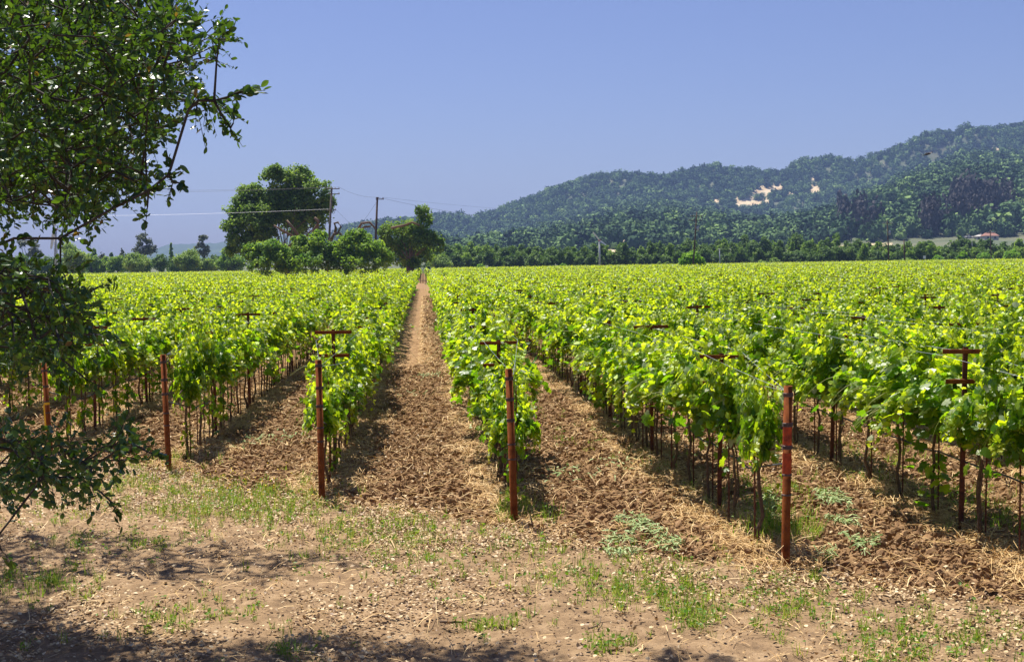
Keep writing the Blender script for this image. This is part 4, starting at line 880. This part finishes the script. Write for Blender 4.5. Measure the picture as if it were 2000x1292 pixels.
def hills():
    pxs = np.arange(-300, 2420, 4.0); Ys = np.concatenate([np.arange(650, 1400, 10), np.arange(1400, 3150, 9), np.arange(3150, 3600, 40)])
    X = (pxs[None, :] - 1000) / F * Ys[:, None]; Y = np.repeat(Ys[:, None], len(pxs), 1); H = hz(X, Y)
    nr, nc = X.shape; v = np.stack([X, Y, H], -1).reshape(-1, 3); i = (np.arange(nr - 1)[:, None] * nc + np.arange(nc - 1)[None, :]).ravel()
    f = np.concatenate([np.stack([i, i + 1, i + nc + 1], 1), np.stack([i, i + nc + 1, i + nc], 1)])
    x2, y2 = proj(v); bm = baremask(x2, y2, 1.6) & ~((v[:, 1] > 1000) & (y2 > 473) & (x2 > 1620))
    mb = MB(); mb.add(v, f, bm.astype(float))
    m, nt, b, out = mat('hill_ground')
    g = nt.nodes.new('ShaderNodeNewGeometry')
    a = ramp(nt, [(.35, (.05, .075, .03)), (.65, (.12, .12, .06))], noise(nt, .02, 4, .6, g.outputs['Position'])); s_ = ramp(nt, [(.35, (.40, .28, .15)), (.65, (.62, .50, .32))], noise(nt, .03, 5, .6, g.outputs['Position']))
    mx = nt.nodes.new('ShaderNodeMixRGB'); nt.links.new(attr(nt, 'tint'), mx.inputs[0]); nt.links.new(a, mx.inputs[1]); nt.links.new(s_, mx.inputs[2]); nt.links.new(mx.outputs[0], b.inputs['Base Color']); b.inputs['Roughness'].default_value = .95
    tag(mb.build('hills', m, None, True), 'wooded hills with bare straw-coloured patches', None, None, 'structure')
    # woods on the hills
    rg = np.random.default_rng(8); n = 38000
    Yt = np.sqrt(rg.uniform(1020 ** 2, 3120 ** 2, n)); pt = rg.uniform(560, 2380, n); Xt = (pt - 1000) / F * Yt; Zt = hz(Xt, Yt)
    # front slopes only: what faces the valley
    dz = hz(Xt, Yt + 15) - hz(Xt, Yt - 15); x2, y2 = proj(np.column_stack([Xt, Yt, Zt + 5]))
    k = (dz > -4) & ~baremask(x2, y2, 1.4) & ~baremask(x2, y2 - 5, 1.5) & ~baremask(x2, y2 - 1, 1.0, FIELD) & (Zt > 6) & (y2 < 505)
    th = fbm(Xt / 60, Yt / 60, 91); k &= rg.random(n) < .30 + 1.0 * th
    Xt, Yt, Zt, x2, y2 = Xt[k], Yt[k], Zt[k], x2[k], y2[k]; n = len(Xt)
    tt = np.clip(rg.normal(.42, .22, n) + .5 * (fbm(Xt / 140, Yt / 140, 95) - .5), 0, .86)
    euc = (((x2 - 1672) / 36) ** 2 + ((y2 - 440) / 36) ** 2 < 1) | (((x2 - 1905) / 75) ** 2 + ((y2 - 408) / 28) ** 2 < 1) | (((x2 - 1820) / 26) ** 2 + ((y2 - 440) / 12) ** 2 < 1)
    euc &= rg.random(n) < .7
    tt = np.where(euc, rg.uniform(.9, 1, n), tt)
    r = rg.uniform(3.4, 5, n) * rg.choice([1, 1.3, 1.8, 2.4], n); hgt = np.where(euc, 2.2, rg.uniform(.8, 1.15, n)); r = np.where(euc, r * .8, r)
    mb = MB(); var = []
    for q in range(24):
        m_ = 84; d = unit(rg.normal(size=(m_, 3)) + [0, 0, .55]); lump = .82 + .3 * np.sin(d[:, 0] * 5 + q) * np.cos(d[:, 1] * 4 + 2 * q)
        fr = frames(d * .7 + rg.normal(size=(m_, 3)) * .55 + [0, 0, .3], rg.normal(size=(m_, 3)))
        t_ = MB(); t_.add(ICO0[0] * rg.uniform(.5, .7, (12, 1)), ICO0[1]); scatter(t_, QV, QF, d * (lump * rg.uniform(.8, 1.08, m_))[:, None], fr, rg.uniform(.15, .32, m_))
        var.append((np.concatenate(t_.v).astype(float), np.concatenate(t_.f)))
    for q in range(24):
        s_ = (np.arange(n) % 24) == q; m_ = s_.sum()
        scatter(mb, var[q][0], var[q][1], np.column_stack([Xt, Yt, Zt + r * hgt * .6])[s_], frames(np.column_stack([rg.normal(size=(m_, 2)) * .1, np.ones(m_)]), np.column_stack([rg.normal(size=(m_, 2)), np.zeros(m_)])), np.column_stack([r, r, r * hgt])[s_], tt[s_])
    print('hill trees', n)
    tag(mb.build('hillside_woods', HILLF), 'dense oak woods covering the hills like one mass', 'woods', None, 'stuff')
    # low blue hill far behind on the oak side
    px = np.arange(-300, 760, 8.0); yt = np.interp(px, [-300, 150, 290, 320, 345, 400, 430, 470, 560, 700, 760], [512, 514, 496, 481, 478, 478, 474, 470, 462, 452, 450]) + 1.5 * (vn(px * .15, px * 0, 3) - .5)
    rows = []
    for Z, fz in ((5200, 0), (5500, .45), (5800, .8), (6200, 1), (6600, .8), (7200, 0)):
        h = np.maximum((yh(px) - yt) / F * 6200 + 3, 2) * fz; rows.append(np.column_stack([(px - 1000) / F * Z, np.full(len(px), Z), h + (rg.random(len(px)) * 6 * fz)]))
    v = np.vstack(rows); nc = len(px); i = (np.arange(5)[:, None] * nc + np.arange(nc - 1)[None, :]).ravel()
    f = np.concatenate([np.stack([i, i + 1, i + nc + 1], 1), np.stack([i, i + nc + 1, i + nc], 1)])
    mb = MB(); mb.add(v, f); tag(mb.build('distant_hill', solid('distant_hill_woods', [(.3, (.03, .05, .025)), (.7, (.08, .11, .05))], .01, .95, 0, 0, .1), None, True), 'low blue hill beyond the far trees', None, None, 'structure')
hills()
# ------------------------------------------------------------------ poles, towers, houses, cars, bird
POLETOP = {}
def pole(px, ytop, pxb, yb, Z, label, arms, r=.16, m=WOOD, trans=None, ins=True, name='power_pole'):
    top = W(px, ytop, Z); bt = W(pxb, yb, Z); d = unit(top - bt); base = bt + d * ((gz(bt[0]) - .4 - bt[2]) / d[2])
    e = bpy.data.objects.new(name, None); col.objects.link(e); e.location = base; tag(e, label, 'power pole')
    mb = MB(); tube(mb, [(0, 0, 0), (top - base) * .5, top - base], [r * 1.15, r, r * .8], 10); mb.build('post', m, e, True)
    ends = []
    for (dz, wl, wr) in arms:
        c = top - base - d * dz; mb = MB(); box(mb, c + np.array([(wr - wl) / 2, -.18, 0]), (wl + wr, .12, .14)); a = mb.build('crossarm', m, e)
        for xx in (-wl + .12, wr - .12) + ((-wl * .45, wr * .45) if wl + wr > 2 else ()):
            if abs(xx) < .25: continue
            mb = MB(); tube(mb, [c + [xx, -.18, .06], c + [xx, -.18, .16], c + [xx, -.18, .3]], [.03, .09, .06], 8)
            mb.build('insulator', CERAM if ins else WOODD, a); ends.append(top - d * dz + np.array([xx, -.18, .3]))
    if trans:
        c = top - base - d * trans; mb = MB(); tube(mb, [c + [.42, -.2, -.55], c + [.42, -.2, -.5], c + [.42, -.2, .45], c + [.42, -.2, .5]], [.22, .27, .27, .2], 12); mb.build('transformer', GREYM, e, True)
    return ends, top
pa, ta = pole(648, 366, 643, 465, 215, 'tall grey three-armed power pole in front of the field oak', [(.25, .85, 1.35), (1.1, .5, 1.4), (3.8, .6, .95)], .2)
pb, tb = pole(737, 385, 733.5, 476, 215, 'dark power pole with short side arm hillward of the field oak', [(.35, .25, 1.1), (.1, .22, .3)], .2, WOODD, ins=False)
pc, tc = pole(1361, 414, 1354, 515, 280, 'leaning brown power pole with two arms and a grey transformer', [(.9, 1.45, 1.35), (1.8, 1.75, 1.3)], .17, WOODD, 3.6)
pd, td = pole(1733, 431, 1736, 508, 330, 'tall single-arm wooden pole standing before the purple hillside trees', [(.7, 1.3, 1.3)], .17, WOODD, 3.1)
pe, te = pole(1765.5, 468, 1767.5, 514, 300, 'short wooden pole without arms next to the tall crossarm pole', [], .16, WOODD)
pf, tf_ = pole(1934, 449, 1936, 506, 400, 'thin crossarm pole in front of the red-roofed house', [(.9, 1.2, 1.2)], .16, WOODD)
pole(1405.5, 486, 1406, 515, 430, 'small faint pole among dark trees past the transformer pole', [(.2, .5, .5)], .18, GREYM)
pole(1898.5, 470, 1899, 505, 470, 'small grey pole between lime bushes and the crossarm pole', [(.2, .6, .6)], .16, GREYM)
def wire(a, b, sg, lab, r=.018):
    mb = MB(); tube(mb, sag(np.array(a), np.array(b), 18, sg), r, 4, .5, 0, False); tag(mb.build('power_line', WIRE if 'pale' in lab else DARK), lab, 'power line', 'overhead lines between the power poles')
wire(pa[0], W(-250, 352, 200), 1.0, 'upper overhead line from the grey pole toward the near oak', .014)
wire(pa[1], W(-250, 361, 203), 1.0, 'second overhead line from the grey pole toward the near oak', .014)
wire(ta - [0.5, .2, 3.6], W(-250, 420, 200), .6, 'pale low overhead line from the grey pole toward the near oak', .013)
wire(pa[1], tb, .5, 'upper overhead line between the grey and the dark pole', .014)
wire(ta - [-.6, .2, 3.6], tb - [0, 0, 8], .4, 'low overhead line between the grey and the dark pole', .012)
wire(tb, tc - [0, 0, .9], 3.0, 'overhead line from the dark pole to the transformer pole', .016)
wire(pb[0], W(1100, 412, 330), .5, 'overhead line running from the dark pole across the hill foot', .012)
wire(tb - [0, 0, .6], W(700, 445, 213), .1, 'slanting guy line of the dark pole', .016)
wire(pc[1], pd[0], 2.0, 'overhead line between the transformer pole and the tall single-arm pole', .013)
wire(pd[1], pf[0], 2.0, 'overhead line between the tall single-arm pole and the last pole', .013)
def wind_machine(px, yt, Z, label, hub, blades, r, base_y=None):
    top = W(px, yt, Z); b = np.array([top[0], top[1], gz(top[0])]); H = top[2] - b[2]; e = bpy.data.objects.new('wind_machine', None); col.objects.link(e); e.location = b; tag(e, label, 'wind machine')
    mb = MB(); tube(mb, [(0, 0, -.2), (0, 0, H * .5), (0, 0, H)], [r, r * .92, r * .8], 14); t = mb.build('tower', PALE, e, True)
    mb = MB()
    for sx in (-.16, .16): tube(mb, [(sx, -r - .1, 1.5), (sx, -r * .8 - .1, H - .5)], .025, 4)
    z = 1.6
    while z < H - .6: tube(mb, [(-.16, -r - .095, z), (.16, -r - .095, z)], .02, 4); z += .33
    mb.build('ladder', DARK, t)
    mb = MB(); box(mb, (0, -.1, H + .12), (.7 * hub, .9 * hub, .38 * hub)); tube(mb, [(0, -.5 * hub, H + .12), (0, -.85 * hub, H + .12)], [.2 * hub, .08 * hub], 10); mb.build('gearbox', REDM, e)
    for (bx, bz) in blades:
        mb = MB(); p = np.array([0, -.7 * hub, H + .12]); q = p + np.array([bx, 0, bz]); d = unit(q - p); n = np.cross(d, [0, 1, 0])
        v = []
        for t, w_ in ((.04, .10), (.3, .26), (.9, .20), (1, .14)):
            c = p * (1 - t) + q * t; 
            for sx, sy in ((-1, -.25), (1, .12), (1, .25), (-1, -.1)): v.append(c + n * w_ * sx + np.array([0, .3 * sy, 0]))
        f = []
        for a in range(3):
            for j in range(4): i0 = a * 4 + j; i1 = a * 4 + (j + 1) % 4; f += [(i0, i1, i1 + 4), (i0, i1 + 4, i0 + 4)]
        f += [(0, 2, 1), (0, 3, 2), (12, 13, 14), (12, 14, 15)]; mb.add(v, f); mb.build('blade', PALE, e)
    return e, H, b
Z = 385; s_ = Z / F
e, H, b = wind_machine(1171, 470, Z, 'white vineyard wind machine with two-bladed propeller at the tree line', 1.0, [(-13.2 * s_, 16 * s_), (12.6 * s_, -9.5 * s_)], .30)
mb = MB(); box(mb, (1.1, 0, 1.7), (1.2, .9, 1.6)); box(mb, (1.0, 0, 2.8), (.3, .3, .9)); mb.build('engine', DARK, e)
wind_machine(108, 449, 235, 'white tower with red cap seen through the oak leaves', .9, [(1.6 * -.4, -3.6), (.5, 3.2)], .36)
def house(px, py, Z, w_, d_, h, rh, label, roofm, name='house'):
    p = W(px, py, Z); e = bpy.data.objects.new(name, None); col.objects.link(e); e.location = p; tag(e, label, 'house')
    mb = MB(); box(mb, (0, 0, h / 2 - 3), (w_, d_, h + 6)); wl = mb.build('wall', WALLM, e)
    mb = MB(); o = .5; v = [(-w_ / 2 - o, -d_ / 2 - o, h), (w_ / 2 + o, -d_ / 2 - o, h), (w_ / 2 + o, d_ / 2 + o, h), (-w_ / 2 - o, d_ / 2 + o, h), (-w_ / 2 + 2, 0, h + rh), (w_ / 2 - 2, 0, h + rh)]
    mb.add(v, [(0, 1, 5), (0, 5, 4), (2, 3, 4), (2, 4, 5), (1, 2, 5), (3, 0, 4), (0, 3, 2), (0, 2, 1)]); rf = mb.build('roof', roofm, e)
    mb = MB(); box(mb, (w_ * .2, .6, h + rh), (1, 1, 2)); mb.build('chimney', WALLM, rf)
    n = max(2, int(w_ / 4))
    for i in range(n):
        mb = MB(); box(mb, (-w_ / 2 + w_ * (i + .5) / n, -d_ / 2 - .02, h * .52), (1.5, .08, 1.8)); mb.build('window', GLASSM, e)
house(1933, 468, 1000, 11, 8, 3.0, 2.4, 'white house with a red tiled roof at the foot of the hill', TILEM)
house(1913, 469, 1010, 6, 6, 3.0, 1.4, 'low pale house beside the red-roofed house', WALLM)
house(1890, 467, 1020, 7, 6, 1.8, 1.0, 'long low pale shed oakward of the red-roofed house', WALLM, 'shed')
house(1813, 466, 1040, 4, 5, 3.4, 1.6, 'tiny pale house half hidden among hill trees', TILEM)
def car(px, py, Z, label):
    p = W(px, py, Z); p[2] = gz(p[0]); e = bpy.data.objects.new('parked_car', None); col.objects.link(e); e.location = p; e.rotation_euler.z = .05; tag(e, label, 'car')
    prof = [(-2.2, .35), (-2.2, .85), (-1.4, 1.0), (-.9, 1.5), (.7, 1.5), (1.3, 1.0), (2.2, .85), (2.25, .35)]; v = []
    for sy in (-.85, .85): v += [(a, sy * (.86 if b > 1.2 else 1), b) for a, b in prof]
    n = len(prof); f = [(0, i, i + 1) for i in range(1, n - 1)] + [(n, n + i + 1, n + i) for i in range(1, n - 1)]
    for i in range(n): j = (i + 1) % n; f += [(i, n + i, n + j), (i, n + j, j)]
    mb = MB(); mb.add(v, f); mb.build('body', CERAM, e)
    mb = MB(); box(mb, (-.1, 0, 1.22), (1.7, 1.62, .34)); mb.build('window', GLASSM, e)
    for sx in (-1.35, 1.4):
        for sy in (-.8, .8):
            mb = MB(); tube(mb, [(sx, sy - .1, .33), (sx, sy + .1, .33)], .33, 12); mb.build('wheel', DARK, e)
car(1106, 520, 432, 'tiny white car parked below the poplar row')
car(1152, 519, 436, 'tiny white car just oakward of the propeller tower')
car(1398, 516, 431, 'tiny white car hillward of the lime green tree')
car(1739, 508, 436, 'tiny white car at the foot of the tall crossarm pole')
def sign(px, py, Z, label):
    p = W(px, py, Z); h = p[2] - gz(p[0]); e = bpy.data.objects.new('road_sign', None); col.objects.link(e); e.location = (p[0], p[1], gz(p[0])); tag(e, label, 'sign')
    mb = MB(); tube(mb, [(0, 0, 0), (0, 0, h)], .06, 6); mb.build('post', GREYM, e); mb = MB(); box(mb, (0, -.1, h), (.9, .05, 1.0)); mb.build('panel', PALE, e)
sign(1805.5, 502, 440, 'small pale sign on a post under the tall poplar pair')
def bird():
    p = W(1813, 300.5, 70); e = MB(); d = unit(np.array([1, .2, .28]))
    r = np.array([[d[0], d[1], d[2]], [-d[1], d[0], 0], [0, 0, 1]])
    pts = np.array([(-.30, 0, 0), (-.2, 0, .0), (-.08, 0, .0), (.05, 0, .005), (.14, 0, .01), (.19, 0, .03), (.24, 0, .03), (.28, 0, .022)]) @ r
    tube(e, pts, [.02, .035, .05, .055, .04, .032, .025, .004], 8)
    for sy in (-1, 1):
        v = np.array([(.10, 0, .02), (-.08, 0, .02), (.06, sy * .28, .07), (-.10, sy * .26, .06), (-.06, sy * .55, .02), (-.14, sy * .5, .015), (.0, 0, .035)]) @ r
        e.add(v, [(0, 2, 1), (1, 2, 3), (2, 4, 3), (3, 4, 5), (0, 6, 2), (6, 1, 3), (6, 3, 2)])
    e.add(np.array([(-.26, -.02, 0), (-.26, .02, 0), (-.40, .07, .005), (-.40, -.07, .005), (-.3, 0, .015)]) @ r, [(0, 1, 2), (0, 2, 3), (4, 2, 1), (4, 0, 3), (4, 3, 2)])
    o = e.build('bird', BIRDM, None, True); o.location = p; tag(o, 'dark bird gliding in front of the wooded hill ridge', 'bird')
bird()
# stakes at the far end of the open aisle
for i, px in enumerate((821.5, 824.5, 827.5, 830.5, 833, 836)):
    p = W(px, 540, 196 + (i % 3) * 1.5); b = np.array([p[0], p[1], gz(p[0])]); mb = MB(); tube(mb, [(0, 0, -.1), (.02, 0, 2.0 + .12 * (i % 2))], .06, 6)
    o = mb.build('stake', WOODD); o.location = b; tag(o, 'thin dark stake in the cluster closing the open aisle', 'stake', 'dark stakes at the far end of the aisle')
# ------------------------------------------------------------------ the air
mb = MB(); box(mb, (0, 3700, 172), (9500, 7560, 354)); 
hm = bpy.data.materials.new('haze'); hm.use_nodes = True; t = hm.node_tree; t.nodes.remove(t.nodes['Principled BSDF'])
pv = t.nodes.new('ShaderNodeVolumePrincipled'); pv.inputs['Color'].default_value = (.38, .55, .96, 1); pv.inputs['Density'].default_value = 0.000105; pv.inputs['Anisotropy'].default_value = 0.0
t.links.new(pv.outputs[0], t.nodes['Material Output'].inputs['Volume'])
o = mb.build('haze', hm); tag(o, 'thin blue haze between the field and the hills', 'haze', None, 'stuff')
